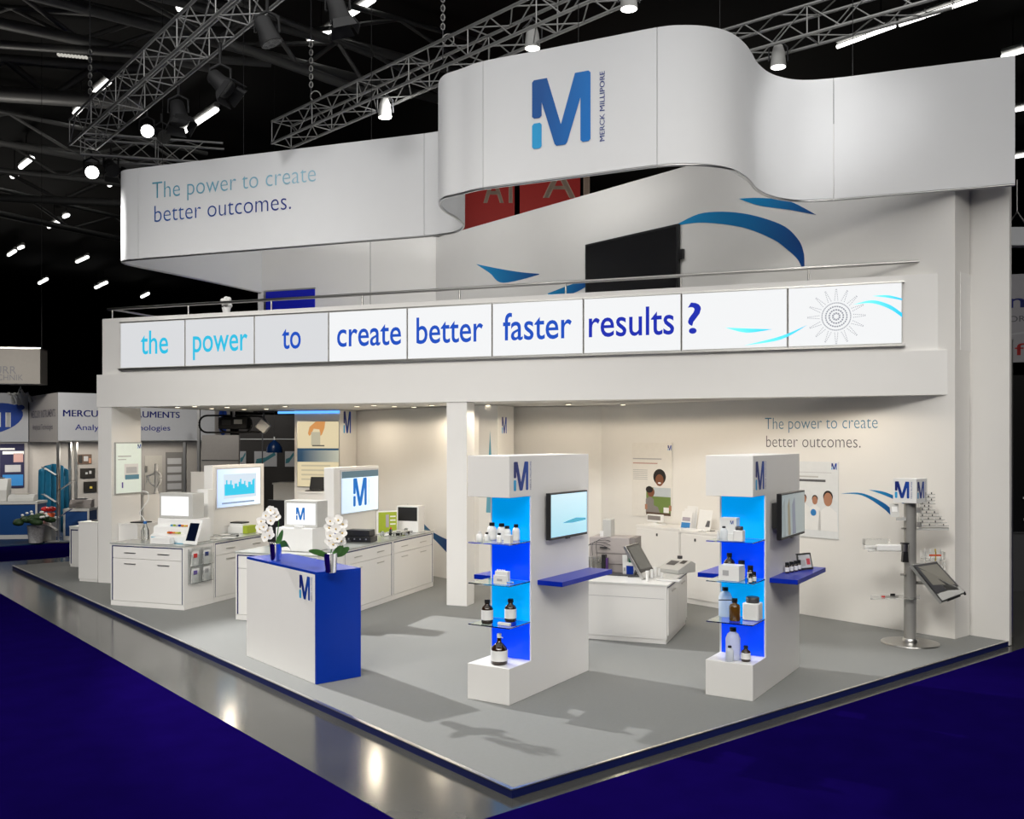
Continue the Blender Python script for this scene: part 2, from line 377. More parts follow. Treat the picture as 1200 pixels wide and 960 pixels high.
# --- ceiling slab of the lower storey
XL = FA.hy(113.3, 470, 0)[0]
ce = [FA.w(XL, .34), FA.w(.16, .34), PL.w(7.22, .9), PL.w(7.22, 11.3), KB.w(-3.55, 0), FA.w(XL, 4.6)]
cl = struct(MB().prism([(p.x, p.y) for p in ce], 2.97, 3.45).build('ceiling_lower', WALLW), 'white lower storey ceiling with small downlights', 'ceiling')
# fascia beam
struct(MB().prism([(XL,0),(0,0),(.19,.327),(XL,.327)], 2.94, 3.48).build('fascia_beam', WHITE, None, (*FA.o,0), FA.rz), 'long white fascia beam under the row of screens', 'beam')
# columns
LC = struct(MB().box(XL+.02,.012,.003,XL+.30,.70,2.938).build('column_left', WHITE, None, (*FA.o,0), FA.rz), 'white column at the left end carrying a framed poster', 'column')
xm0, xm1 = FA.hy(523.5, 600, .02)[0], FA.hy(547, 600, .02)[0]
struct(MB().box(xm0,.02,.003,xm1,.30,2.938).build('column_middle', WHITE, None, (*FA.o,0), FA.rz), 'slim white column in the middle of the open front', 'column')
# parapet
xp0, xp1 = FA.hy(120, 400, .06)[0], FA.hy(1129, 400, .06)[0]
struct(MB().prism([(xp0,.06),(.05,.06),(.185,.30),(xp0,.30)],3.482,4.42).build('balcony_parapet', WHITE, None, (*FA.o,0), FA.rz), 'white balcony parapet behind the screen strip', 'parapet')
struct(MB().box(xp0,.301,3.482,xp0+.2,4.2,4.42).build('balcony_parapet_side', WHITE, None, (*FA.o,0), FA.rz), 'left return of the white balcony parapet', 'parapet')
# --- screen strip
LEDW = glow('lit_white_screen', (.85,.86,.87), .95)
LEDW2 = glow('lit_grey_white_screen', (.66,.67,.69), .95)
LBLUE = glow('lit_blue_letters', (.0,.075,.56), .85); LCYAN = glow('lit_cyan_letters', (.02,.52,.78), .9); LBLUE2 = glow('lit_deep_blue_letters', (.0,.018,.46), .85)
st = FA.thing('video_wall_strip', 'strip of nine lit screens asking about faster results', 'screen')
edges = [142.3,218.3,299.4,386.3,478.3,577.6,684.4,799,923.3,1057.8]
ex = [FA.hy(p, 400, .03)[0] for p in edges]
words_ = [('the',165,197,LCYAN),('power',226,290,LCYAN),('to',330.5,352.5,LBLUE),('create',395,470,LBLUE),('better',488,566,LBLUE),('faster',589.5,670,LBLUE),('results',690,790,LBLUE2),('?',806,821.5,LBLUE2),(None,0,0,None)]
for i in range(9):
    pn = MB().box(ex[i]+.006,0,3.575,ex[i+1]-.006,.055,4.327).build('screen_panel', [GREYP], st)
    MB().rect(ex[i]+.014,3.583,ex[i+1]-.014,4.319,-.001).build('display', LEDW2 if i < 3 else LEDW, pn, fix=False)
    s, a, b, m = words_[i]
    if s:
        xa, xb = FA.hy(a, 390, -.003)[0], FA.hy(b, 390, -.003)[0]
        text(s, m, pn, xa, -.003, 3.80, xb-xa, .40 if s != '?' else .42, bold=.008)
MB().box(ex[0]-.03,-.02,3.545,ex[-1]+.03,.055,3.572).build('bottom_rail', ALU, st)
MB().box(ex[0]-.02,.0,4.329,ex[-1]+.02,.055,4.345).build('top_rail', ALU, st)
# graphics on the last two screens
SWC = gradmat('lit_swoosh', (.15,.75,.85), (.0,.42,.70), 0, 0, 1, emit=.8)
for top, bot in [([(850,384),(875,385),(905,386)],[(850,384),(875,390),(905,386)]), ([(872,405),(915,394),(946,381)],[(872,405),(915,398),(946,381)]),
                 ([(1000,357),(1022,352),(1042,357),(1057.2,367)],[(1000,357),(1022,355.5),(1042,362),(1057.2,372)]), ([(1022,347),(1040,346),(1057.2,350)],[(1022,347),(1040,349),(1057.2,352)])]:
    swoosh_px(FA, -.001, smooth(top), smooth(bot), SWC, st)
cx, cz = FA.hy(980, 371, -.003)
g = MB()
def pring(b, r, w, n=48):
    for i in range(n):
        a0, a1 = 2*math.pi*(i+.15)/n, 2*math.pi*(i+.85)/n
        b.poly([(cx+rr*math.cos(a), -.003, cz+rr*math.sin(a)) for rr, a in ((r,a0),(r+w,a0),(r+w,a1),(r,a1))])
pring(g, .165, .012, 60); pring(g, .118, .016, 28); pring(g, .075, .018, 18); pring(g, .03, .022, 10)
for k in range(16):
    a = 2*math.pi*k/16
    for j in range(7):
        r = .20+j*.022; ww = .020-.0022*j
        for sgn in (-1, 1):
            p0 = (r, sgn*ww); p1 = (r+.012, sgn*(ww+.004)); p2 = (r+.012, sgn*(ww-.005)); p3 = (r, sgn*(ww-.005))
            g.poly([(cx+x*math.cos(a)-y*math.sin(a), -.003, cz+x*math.sin(a)+y*math.cos(a)) for x, y in (p0,p1,p2,p3)])
o = g.build('sunburst_ornament', glow('lit_grey_ornament', (.26,.27,.32), .9), st, fix=False); o['kind'] = 'stuff'
# --- balcony railing
rl = FA.thing('balcony_railing', 'slim steel railing along the top of the white parapet', 'railing')
xr0, xr1 = FA.hy(126, 362, .2)[0], FA.hy(1122, 299, .2)[0]
rod('handrail', (xr0,.2,4.60), (xr1,.2,4.60), .024, STEEL, rl, 10)
rod('handrail', (xr0+.08,.2,4.60), (xr0+.08,3.8,4.60), .02, STEEL, rl, 10)
for p in [131.7,220.7,318,424.5,538.5,663,798,947.7,1111]:
    x = FA.hy(p, 350, .2)[0]; rod('railing_post', (x,.2,4.421), (x,.2,4.58), .014, STEEL, rl, 8)
for y in (1.5, 2.8): rod('railing_post', (xr0+.08,y,4.421), (xr0+.08,y,4.58), .014, STEEL, rl, 8)
# --- suspended curved banner
ZB, ZT = 5.39, 6.885
def bp(px, py): Y = FPX*(ZB-HC)/(HOR-py); return ((px-PX0)/FPX*Y, Y)
def lin(a, b, n): return [(a[0]+(b[0]-a[0])*(i+1)/(n+1), a[1]+(b[1]-a[1])*(i+1)/(n+1)) for i in range(n)]
P_ = [(-5.10,19.44),(-6.05,17.35),(-6.50,16.45),(-6.58,16.15),(-6.50,15.95),bp(162,303),
      *lin(bp(162,303),bp(497,275.9),4),bp(497,275.9),
      bp(518,273.5),bp(534,270.5),bp(542,264),bp(534,255),bp(521,247.5),bp(513.5,238.5),bp(520,230.5),bp(540,225.5),bp(566,219.5),
      *lin(bp(566,219.5),bp(770,193),2),bp(770,193),
      bp(802,191.2),bp(832,192.5),bp(856,197),bp(872,205),bp(881,213),bp(888,221),bp(905,229.5),bp(935,234),bp(977,232.7),
      *lin(bp(977,232.7),bp(1190,215),2),bp(1190,215)]
path = smooth(P_, 6)
cuts = [5*6, 10*6, 19*6, 22*6, 31*6, 34*6]               # seams
def offs(pts, d):
    out = []
    for i, p in enumerate(pts):
        a, b = pts[max(i-1,0)], pts[min(i+1,len(pts)-1)]; tx, ty = b[0]-a[0], b[1]-a[1]; l = math.hypot(tx, ty)
        out.append((p[0]-ty/l*d, p[1]+tx/l*d))
    return out
inner = offs(path, .035)
bn = thing('hanging_banner', 'large white curved banner ring hung above the stand', 'banner', (0, 11, ZB))
st0 = 0
for c in cuts:
    pts = path[st0:c+1]; ins = inner[st0:c+1]
    # small shadow gap at each seam
    g_ = .004
    def nudge(a, b): l = math.hypot(b[0]-a[0], b[1]-a[1]); return (a[0]+(b[0]-a[0])*g_/l, a[1]+(b[1]-a[1])*g_/l)
    pts = [nudge(pts[0], pts[1])] + pts[1:-1] + [nudge(pts[-1], pts[-2])]; ins = [nudge(ins[0], ins[1])] + ins[1:-1] + [nudge(ins[-1], ins[-2])]
    n = len(pts); v = []; f = []
    for (x, y), (x2, y2) in zip(pts, ins):
        v += [(x,y-11,0),(x,y-11,ZT-ZB),(x2,y2-11,ZT-ZB),(x2,y2-11,0)]
    for i in range(n-1):
        for j in range(4): f.append((i*4+j, i*4+(j+1) % 4, (i+1)*4+(j+1) % 4, (i+1)*4+j))
    b = MB(); b.add(v, f, 0, True); b.add(v[:4], [(0,1,2,3)]); b.add(v[-4:], [(0,1,2,3)])
    o = b.build('banner_panel', FABRIC, bn)
    m_ = o.modifiers.new('crease', 'EDGE_SPLIT'); m_.split_angle = R(50)
    MB().tube([(x, y-11, -.012) for x, y in offs(pts, .018)], .016, 6).build('bottom_rail', ALU, bn)
    st0 = c
# lettering on the straight left part
a_, b_ = bp(162,303), bp(497,275.9)
LBf = Fr(*a_, math.degrees(math.atan2(b_[1]-a_[1], b_[0]-a_[0])))
def on_banner(fr, s, m, xa, xb, ypx, cap, bold=0):
    x0, z0 = fr.hy(xa, ypx, -.006); x1, _ = fr.hy(xb, ypx, -.006); p = fr.w(x0, -.006)
    return text(s, m, bn, p.x, p.y-11, z0-ZB, x1-x0, cap, fr.rz, bold)
on_banner(LBf, 'The power to create', gradmat('aqua_fade_lettering', (.06,.33,.48), (.35,.60,.72), 0, 0, 1), 178.5, 370, 233, .29, -.012)
on_banner(LBf, 'better outcomes.', gradmat('blue_fade_lettering', (.01,.09,.36), (.005,.02,.22), 0, 0, 1), 181, 341, 260.5, .29, -.012)
a_, b_ = bp(566,219.5), bp(770,193)
MBf = Fr(*a_, math.degrees(math.atan2(b_[1]-a_[1], b_[0]-a_[0])))
x0, z0 = MBf.hy(623.5, 175, -.006); x1, _ = MBf.hy(692, 160, -.006); _, z1 = MBf.hy(623.5, 94.5, -.006); p = MBf.w(x0, -.006)
logo(bn, p.x, p.y-11, z0-ZB, z1-z0, (x1-x0)/(.92*(z1-z0)), MBf.rz, 'b', False)
x0, z0 = MBf.hy(708.5, 165, -.006); _, z1 = MBf.hy(708.5, 83, -.006); p = MBf.w(x0, -.006)
inst(textmesh('MERCK MILLIPORE', TXTB), 'lettering', bn, (p.x, p.y-11, z0-ZB), (0, R(-90), MBf.rz), (z1-z0, 1, .062/.729))
for px, py, d in [(132/3+800, 50, 10.6), (278+400, 45, 10.9), (190, 170, 15.9), (435, 150, 14.3), (1000, 80, 11.8), (285, 165, 15.2)]:
    q = atd(px, py, d); rod('suspension_wire', (q.x, q.y-11+.02, ZT-ZB-.02), (q.x, q.y-11+.02, 13.6-ZB-.002), .004, BLACKM, bn, 5)
# --- prints and screen on the tall side wall
bpy.context.view_layer.update()
def on_wall(fr, s, m, xa, xb, ypx, cap, parent, bold=0, off=-.003):
    x0, z0 = fr.hy(xa, ypx, off); x1, _ = fr.hy(xb, ypx, off); p = fr.w(x0, off)
    o = text(s, m, None, 0, 0, 0, 1, 1, 0, bold)
    return hang(o, parent, Matrix.Translation((p.x, p.y, z0)) @ Matrix.Rotation(fr.rz, 4, 'Z') @ Matrix.Diagonal((x1-x0, 1, cap/.729, 1)))
on_wall(wrp, 'The power to create', mat('steel_blue_lettering', (.08,.22,.34), .5), 896.5, 1028.5, 503.2, .175, wr, -.012)
on_wall(wrp, 'better outcomes.', TXTG, 898, 1008.5, 524, .175, wr, -.012)
for top, bot in [([(985,578.5),(1010,578),(1035,589),(1053,604)],[(985,578.5),(1010,580.5),(1033,594),(1046,606)]), ([(1018,574),(1038,577),(1062,588)],[(1018,574),(1038,581),(1062,592)]),
                 ([(795,262),(825,249.5),(870,250),(915,263),(935,280),(942,296),(943,312)],[(795,264),(825,261),(870,266.5),(905,280),(922,292),(934,303),(940,314)]),
                 ([(866,233),(890,232),(925,236),(957,252)],[(866,233),(890,241),(925,246),(957,252)]),
                 ([(558,309.5),(585,315),(610,319),(632,321)],[(558,309.5),(574,320),(590,331.5),(632,322)]),
                 ([(642,344),(668,334),(689,327)],[(642,345),(668,345),(689,335)])]:
    swoosh_px(wrp, 0, smooth(top), smooth(bot), SWOOSH, wr)
# black screen on the upper wall
xs0, zs0 = wrp.hy(687, 345, -.04); xs1, _ = wrp.hy(796, 330, -.04); _, zs1 = wrp.hy(687, 287, -.04)
tv = thing('wall_screen', 'large black screen on the upper white wall', 'screen', (*wrp.w(0,0)[:2],0), wrp.rz)
MB().box(xs0,-.07,zs0-.5,xs1,-.012,zs1).build('casing', BLACK, tv, bevel=.008)
MB().rect(xs0+.04,zs0-.46,xs1-.04,zs1-.04,-.072).build('display', mat('switched_off_screen', (.006,.006,.007), .25, var=.05), tv, fix=False)
MB().box(xs1,-.055,zs1-.55,xs1+.08,-.012,zs1-.40).build('speaker_bracket', BLACK, tv)
# blue panel on upper back wall
BPF = Fr(*KB.w(KB.hy(340,340,-.9)[0],-.9)[:2], FA.deg); bx0, bz0 = BPF.hy(313, 362, 0); bx1, bz1 = BPF.hy(369.5, 339, 0)
bb = thing('blue_display_board', 'bright blue board standing behind the balcony railing', 'board', (*BPF.o,0), BPF.rz)
MB().box(bx0,-.04,3.455,bx1,-.005,bz1).build('board', mat('bright_blue_print', (.004,.012,.55), .4), bb)
MB().box(bx0-.02,-.045,bz1,bx1+.02,-.003,bz1+.03).build('top_profile', ALU, bb)
MB().box(bx0-.05,-.045,3.455,bx0-.005,-.003,bz1+.03).build('side_profile', ALU, bb)
# white statue head / white lamp on balcony parapet
fl = onz(263, 364, 4.425) if False else atd(263.5, 364.5, FA.w(FA.hy(263.5,350,.28)[0],.28).y)
t = thing('balcony_flower', 'small white flower bunch on the balcony beside the railing', 'flower', (fl.x, fl.y+.08, 4.423))
MB().lathe([(.05,0),(.07,.10),(.075,.12)],12).build('vase', WPLAST, t)
for k in range(7):
    a = k*2.4; MB().ball((.05*math.cos(a), .05*math.sin(a), .15+.02*k), .05, .05, .04).build('blossom', PETAL, t)
# downlights
dl = [(185,475.8),(208,477),(228,476),(248,478.5),(266,477),(286,479.5),(312,479),(334,476),(418,476),(438,474.7),(462,476),(485,477),(506,474.7),(572,474.6),(666,473.6),(730,474),(800,472.5)]
for px, py in dl:
    q = onz(px, py, 2.965)
    t = thing('downlight', 'small round downlight in the lower white ceiling', 'downlight', (q.x, q.y, 2.962), 0, 'downlights under the upper floor')
    MB().lathe([(.055,-.006),(.06,.004),(.045,.006)],14).build('trim_ring', ALU, t)
    MB().lathe([(.001,-.008),(.04,-.007),(.04,-.002)],12).build('lamp_lens', glow('warm_lamp_lens', (1,.86,.62), 6), t)
for (x, y, p) in [(-4.2,15.6,60),(-2.2,15.4,60),(-5.2,17.6,50),(-3.0,17.4,50),(-.2,14.2,55),(1.6,13.9,55),(2.6,12.9,45),(3.9,11.9,30),(-1.2,16.0,45),(.6,15.1,40)]:
    spot('downlight_beam', (x, y, 2.78), (x, y, 0), p*.42, (1,.85,.66), 179, .12, .08)
q = onz(868, 470, 2.96); t = thing('ceiling_spot', 'tiny black spotlight hanging from the lower ceiling edge', 'spotlight', (q.x, q.y, 2.968))
MB().tube([(0,0,0),(0,0,-.006)],.008).build('stem', BLACKM, t); MB().lathe([(.02,-.08),(.025,-.006),(.01,-.028)],10).build('head', BLACKM, t)
# ================================================================== DISPLAY TOWERS
TWW, TWL, TWH, BD = .455, 1.55, 2.25, .385
SH = [.695, 1.075, 1.45]
def tower(fr, label):
    t = fr.thing('display_tower', label, 'display tower', group='two white display towers')
    MB().prismx([(0,0),(TWL,0),(TWL,TWH),(0,TWH),(0,1.87),(BD,1.87),(BD,.33),(0,.33)], -TWW, 0).build('body', WHITE, t, bevel=.004)
    zs = [.332] + SH + [1.868]
    for i in range(4):
        MB().box(-TWW+.022, BD-.006, zs[i]+.002, -.014, BD-.0005, zs[i+1]-.002).build('back_panel', BLUEA if i % 2 else BLUED, t)
    for z in SH:
        MB().box(-TWW+.004, .004, z-.010, -.004, BD-.008, z).build('glass_shelf', GLASS, t, bevel=.001)
    for sx in (1, -1):
        x0, x1 = (.001, .27) if sx > 0 else (-TWW-.27, -TWW-.001)
        MB().box(x0, .50, 1.025, x1, 1.55, 1.07).build('side_shelf', BLUEW, t, bevel=.002)
    logo(t, .002, .075, 1.93, .265, 1.05, R(90))
    return t
tower(T1, 'white display tower with brown chemical bottles, left of the two')
tower(T2, 'white display tower holding white jars and cartons, right of the two')
def tv(fr, x, px0, px1, ya, yb, label, scr, parts):
    y0, z1 = fr.hx(px0, ya, x); _, z0 = fr.hx(px0, yb, x); y1, _ = fr.hx(px1, ya, x)
    y1 = min(y1, TWL-.02)
    t = fr.thing('wall_monitor', label, 'monitor')
    MB().box(.004, y0+.12, z0+.1, x-.04, y1-.12, z1-.1).build('wall_mount', BLACKM, t)
    c = MB().box(x-.045, y0, z0, x, y1, z1).build('casing', BLACK, t, bevel=.004)
    MB().poly([(x+.0015, y0+.018, z0+.024),(x+.0015, y1-.014, z0+.024),(x+.0015, y1-.014, z1-.016),(x+.0015, y0+.018, z1-.016)]).build('display', scr, t, fix=False)
    MB().box(x-.03, (y0+y1)/2-.03, z0-.012, x-.005, (y0+y1)/2+.03, z0-.001).build('sensor_bar', DARKG, t)
    return t, y0, y1, z0, z1
t, y0, y1, z0, z1 = tv(T1, .07, 644.5, 688.3, 578.5, 633.8, 'black framed monitor showing pale blue on the left tower', gradmat('lit_sky_screen', (.36,.68,.80), (.62,.84,.92), 2, 1.4, 1.9, emit=.45), 0)
MB().poly([(.0725, y0+.24, z0+.15),(.0725, y0+.45, z0+.14),(.0725, y1-.04, z0+.15),(.0725, y1-.04, z0+.17),(.0725, y0+.52, z0+.185),(.0725, y0+.38, z0+.17)]).build('wave_picture', glow('lit_wave', (.10,.50,.68), .8), t, fix=False)
t, y0, y1, z0, z1 = tv(T2, .13, 915.5, 943, 579, 633.5, 'black framed monitor showing a grey picture on the right tower', gradmat('lit_grey_screen', (.30,.35,.36), (.42,.45,.42), 1, .5, 1.6, emit=.5), 0)
for a, b, c in [(.30,.42,(.45,.40,.28)),(.50,.66,(.38,.40,.48)),(.08,.2,(.46,.52,.52))]:
    MB().poly([(.1325, y0+a*.75, z0+.03),(.1325, y0+b*.75, z0+.03),(.1325, y0+b*.75-.05, z1-.05),(.1325, y0+a*.75-.02, z1-.12)]).build('picture_patch', glow('lit_patch_%d' % int(a*100), c, .5), t, fix=False)

# ------------------------------------------------------------------ bottles and boxes on the shelves
def bottle(px, py, topy, wpx, z, kind, label, fr=None, group=None, ysq=1.0):
    p = onz(px, py, z)
    if fr is not None:
        x, y = fr.l(p); s = p.y/FPX; r = wpx/2*s
        x = min(max(x, -TWW+r+.006), -r-.006) if x < .001 else x; y = min(max(y, r+.008), BD-r-.012) if x < 0 else y
        p = fr.w(x, y, z)
    s = p.y/FPX; h = (py-topy)*s; r = wpx/2*s
    t = thing('bottle' if kind != 'jar' else 'jar', label, 'bottle' if kind != 'jar' else 'jar', (p.x, p.y, z+.001), R(-32), group)
    if kind == 'amber':
        MB().lathe([(r*.9,0),(r,.03*h),(r,.60*h),(r*.85,.69*h),(r*.42,.77*h),(r*.40,.84*h)],18).build('body', AMBER, t)
        MB().lathe([(r*.46,.845*h),(r*.5,.86*h),(r*.48,h)],14).build('cap', BLACK, t)
        MB().lathe([(r*1.012,.16*h),(r*1.012,.57*h)],18).build('label', PAPER, t)
    elif kind == 'winchester':
        MB().lathe([(r*.9,0),(r,.04*h),(r,.42*h),(r*.86,.55*h),(r*.5,.66*h),(r*.27,.72*h),(r*.24,.86*h)],20).build('body', AMBER, t)
        MB().lathe([(r*.26,.862*h),(r*.27,.99*h),(r*.2,h)],12).build('cap', WPLAST, t)
        MB().lathe([(r*1.012,.12*h),(r*1.012,.46*h)],20).build('label', PAPER, t)
        MB().tube([(r*.2,0,.9*h),(r*.5,0,.86*h)], r*.06).build('spout', WPLAST, t)
    elif kind == 'brown':
        MB().lathe([(r*.92,0),(r,.03*h),(r,.62*h),(r*.85,.72*h),(r*.42,.78*h),(r*.40,.82*h)],18).build('body', AMBER2, t)
        MB().lathe([(r*.5,.822*h),(r*.52,h)],14).build('cap', BLACK, t)
        MB().tube([(0,0,.92*h),(-r*3.0,0,.86*h)], r*.10).build('dispenser_arm', BLACK, t)
    elif kind == 'frost':
        MB().lathe([(r*.92,0),(r,.03*h),(r,.66*h),(r*.75,.80*h),(r*.42,.86*h),(r*.40,.88*h)],18).build('body', FROST, t)
        MB().lathe([(r*.46,.882*h),(r*.46,h)],12).build('cap', BLACK, t)
    elif kind == 'white':
        MB().lathe([(r*.95,0),(r,.03*h),(r,.60*h),(r*.8,.72*h),(r*.5,.78*h),(r*.48,.80*h)],16).build('body', WPLAST, t)
        MB().lathe([(r*.58,.802*h),(r*.6,.82*h),(r*.58,h)],12).build('cap', BLACK, t)
        MB().lathe([(r*1.012,.14*h),(r*1.012,.55*h)],16).build('label', PAPER, t)
    elif kind == 'plain':
        MB().lathe([(r*.95,0),(r,.03*h),(r,.66*h),(r*.6,.76*h)],14).build('body', WPLAST, t)
        MB().lathe([(r*.55,.762*h),(r*.55,h)],12).build('cap', WPLAST, t)
    elif kind == 'vial':
        MB().lathe([(r,0),(r,.62*h),(r*.8,.70*h)],12).build('body', AMBER, t)
        MB().lathe([(r*.92,.702*h),(r*.92,h)],10).build('cap', BLACK, t)
        MB().lathe([(r*1.02,.12*h),(r*1.02,.55*h)],12).build('label', PAPER, t)
    elif kind == 'jar':
        MB().prism([(-r,-r*.8),(-r*.8,-r),(r*.8,-r),(r,-r*.8),(r,r*.8),(r*.8,r),(-r*.8,r),(-r,r*.8)], 0, .74*h).build('body', WPLAST, t, bevel=r*.12)
        MB().lathe([(r*.75,.742*h),(r*.8,.78*h),(r*.8,.97*h),(r*.7,h)],18).build('lid', DARKG, t)
    return t
def carton(fr, px0, px1, py0, py1, z, yl, depth, label, m=PAPER, name='carton', cat='box', logo_=False, turn=0):
    x0, zb = fr.hy(px0, py1, yl); x1, zt = fr.hy(px1, py0, yl)
    k = (fr.hy((px0+px1)/2, py0, yl)[1]-fr.hy((px0+px1)/2, py1, yl)[1])
    t = fr.thing(name, label, cat, x0, yl, z+.001, turn=turn)
    MB().box(0,0,0,x1-x0,depth,k).build('body', m, t, bevel=.002)
    return t, x1-x0, k
S1, S2, S3 = SH[2]+.001, SH[1]+.001, SH[0]+.001; SB = .331
for a in [(562,634.5,623,7.5,S1,'plain','small plain white bottle at the outer left of the top shelf'),
          (570.5,634.5,624,6,S1,'white','tiny black-capped white bottle beside the plain one'),
          (576.5,632.5,612.5,11,S1,'white','tall white bottle with black cap, left of the bottle row'),
          (585,636,625,6.5,S1,'white','small black-capped bottle in front of the top shelf row'),
          (591.5,632,613,11.5,S1,'white','broad white bottle with black cap in the top shelf middle'),
          (599.8,632,615.5,9.5,S1,'white','white black-capped bottle second from the right on top shelf'),
          (608,633,614,9,S1,'white','white black-capped bottle at the right of the top shelf')]:
    bottle(*a, fr=T1, group='bottles on the left tower')
bottle(571,730.5,702.5,14,S3,'amber','brown labelled bottle standing left on the lowest glass shelf',T1,'bottles on the left tower')
bottle(598.3,728.5,702,14,S3,'amber','brown labelled bottle standing right on the lowest glass shelf',T1,'bottles on the left tower')
bottle(585,778,742.5,20,SB,'winchester','large brown bottle with white cap on the tower foot',T1,'bottles on the left tower')
t, W_, H_ = carton(T1, 590, 598, 627, 637, S1, .06, .05, 'little white box before the bottles on the top shelf')
t, W_, H_ = carton(T1, 580, 594.5, 665, 677, S2, .20, .05, 'white vial box standing on the middle glass shelf', name='vial_box')
for i in range(4): MB().lathe([(.008,0),(.008,.012)],8,.014+i*.025,.025).build('vial_top', WPLAST, t, (0,0,H_))
t, W_, H_ = carton(T1, 578, 593, 674.5, 685, S2, .05, .012, 'small white sign card on the middle glass shelf', name='sign_card', cat='card')
MB().rect(W_*.3,H_*.35,W_*.7,H_*.6,-.002).build('printed_line', PAPERG, t, fix=False)
bottle(597.5,676.5,666,3.6,S2,'plain','slim white tube on the middle glass shelf',T1)
t, W_, H_ = carton(T1, 583, 597, 730, 733, S3, .09, .03, 'flat white strip lying on the lowest glass shelf', name='test_strip', cat='strip')
q = T1.l(onz(602,684,S2)); t = T1.thing('petri_dish','clear dish on the middle glass shelf','dish',-.06,.10,S2)
MB().lathe([(.035,0),(.04,.004),(.04,.02),(.037,.02),(.037,.005)],16).build('bowl', CLEAR, t)
# right tower
t, W_, H_ = carton(T2, 844, 863, 607.5, 632, S1, .24, .10, 'white carton with tiny logo on the upper shelf', logo_=True)
logo(t, W_*.62, -.002, H_*.70, .035, 1, words=False)
bottle(866.3,634.5,617,11.5,S1,'jar','small white jar with dark lid beside the upper carton',T2)
bottle(841.5,633,622,3.6,S1,'plain','thin white tube at the upper shelf left end',T2)
bottle(848,634,617,9,S1,'frost','clear bottle in front of the upper carton',T2)
t, W_, H_ = carton(T2, 852, 860, 627, 635.5, S1, .05, .04, 'tiny white box in front of the upper carton')
t, W_, H_ = carton(T2, 842, 866, 664, 681.5, S2, .06, .17, 'open white carton with small label on the right tower')
MB().rect(W_*.2,H_*.35,W_*.5,H_*.7,-.002).build('label', PAPERG, t, fix=False)
bottle(855.5,676,648,13,S2,'amber','black bottle with dispenser behind the open carton',T2)
bottle(869,677.5,657,8.5,S2,'vial','brown bottle with pale cap right of the carton',T2)
bottle(879.3,680,663,7.5,S2,'vial','brown labelled bottle at the shelf right end',T2)
bottle(886,682.5,670.5,6,S2,'vial','small brown vial at the shelf front corner',T2)
bottle(877.5,684.5,673,4.5,S2,'vial','smallest brown vial at the shelf front edge',T2)
bottle(855,720,686,15.5,S3,'frost','tall clear bottle with black cap behind the brown one',T2)
bottle(861,727.5,701.5,13,S3,'brown','brown bottle with black dispenser arm on the lowest shelf',T2)
bottle(882,726,699.5,19.5,S3,'jar','square white jar with dark lid on the lowest shelf',T2)
bottle(859,773,735.5,17,SB,'frost','large clear bottle with black cap on the right tower foot',T2)
bottle(853.5,776,758,9.5,SB,'frost','small clear bottle with black cap on the right tower foot',T2)
bottle(874,775,757,11,SB,'amber','small brown labelled bottle on the right tower foot',T2)
# on the right tower's side shelf
for i, (px, py) in enumerate([(922.5,671.5),(927.5,670.5),(932.5,669.5),(936,668.5)]):
    bottle(px, py, py-12, 5.2, 1.071, 'vial', ['nearest brown vial of the row on the blue side shelf','second brown vial on the blue side shelf','third brown vial on the blue side shelf','farthest brown vial by the framed picture'][i], group='vials on the blue side shelf')
q = onz(926, 664, 1.071)
t = thing('acrylic_stand', 'clear acrylic step with three tiny bottles on the blue shelf', 'stand', (q.x-.02, q.y+.10, 1.071), T2.rz+R(90))
MB().box(-.14,-.03,.09,.10,.03,.094).build('top_plate', CLEAR, t); MB().box(-.14,-.03,0,-.136,.03,.09).build('side_plate', CLEAR, t); MB().box(.096,-.03,0,.10,.03,.09).build('side_plate', CLEAR, t)
for i, x in enumerate((-.09,-.03,.03)):
    tt = thing('sample_vial', ['first tiny capped vial on the acrylic step','middle tiny capped vial on the acrylic step','white tiny vial on the acrylic step'][i], 'vial', (t.matrix_basis @ Vector((x,0,.0945))), T2.rz, 'vials on the acrylic step')
    MB().lathe([(.015,0),(.015,.035),(.01,.04)],10).build('body', [AMBER2,AMBER2,WPLAST][i], tt); MB().lathe([(.013,.0405),(.013,.055)],10).build('cap', [BLACK,BLACK,WPLAST][i], tt)
q = onz(945, 668, 1.071)
t = thing('framed_card', 'framed picture card leaning on the blue side shelf', 'picture', (q.x, q.y, 1.072), T2.rz+R(62))
MB().prismx([(0,0),(.012,0),(.052,.165),(.04,.165)], -.10, .10).build('frame', ALU, t)
pm = Matrix.Rotation(R(0),4,'X')
def lean(x, z): return (x, .04*z/.165-.001, z)
MB().poly([lean(-.085,.02),lean(.085,.02),lean(.085,.15),lean(-.085,.15)]).build('print', PAPERG if False else mat('pale_grey_print',(.55,.56,.58),.6), t, fix=False)
MB().poly([(p[0],p[1]-.001,p[2]) for p in (lean(.02,.05),lean(.07,.05),lean(.07,.11),lean(.02,.11))]).build('red_patch', mat('red_print',(.55,.08,.10),.6), t, fix=False)
MB().poly([(p[0],p[1]-.001,p[2]) for p in (lean(-.06,.04),lean(.0,.04),lean(.0,.10),lean(-.06,.10))]).build('grey_patch', PAPERG, t, fix=False)

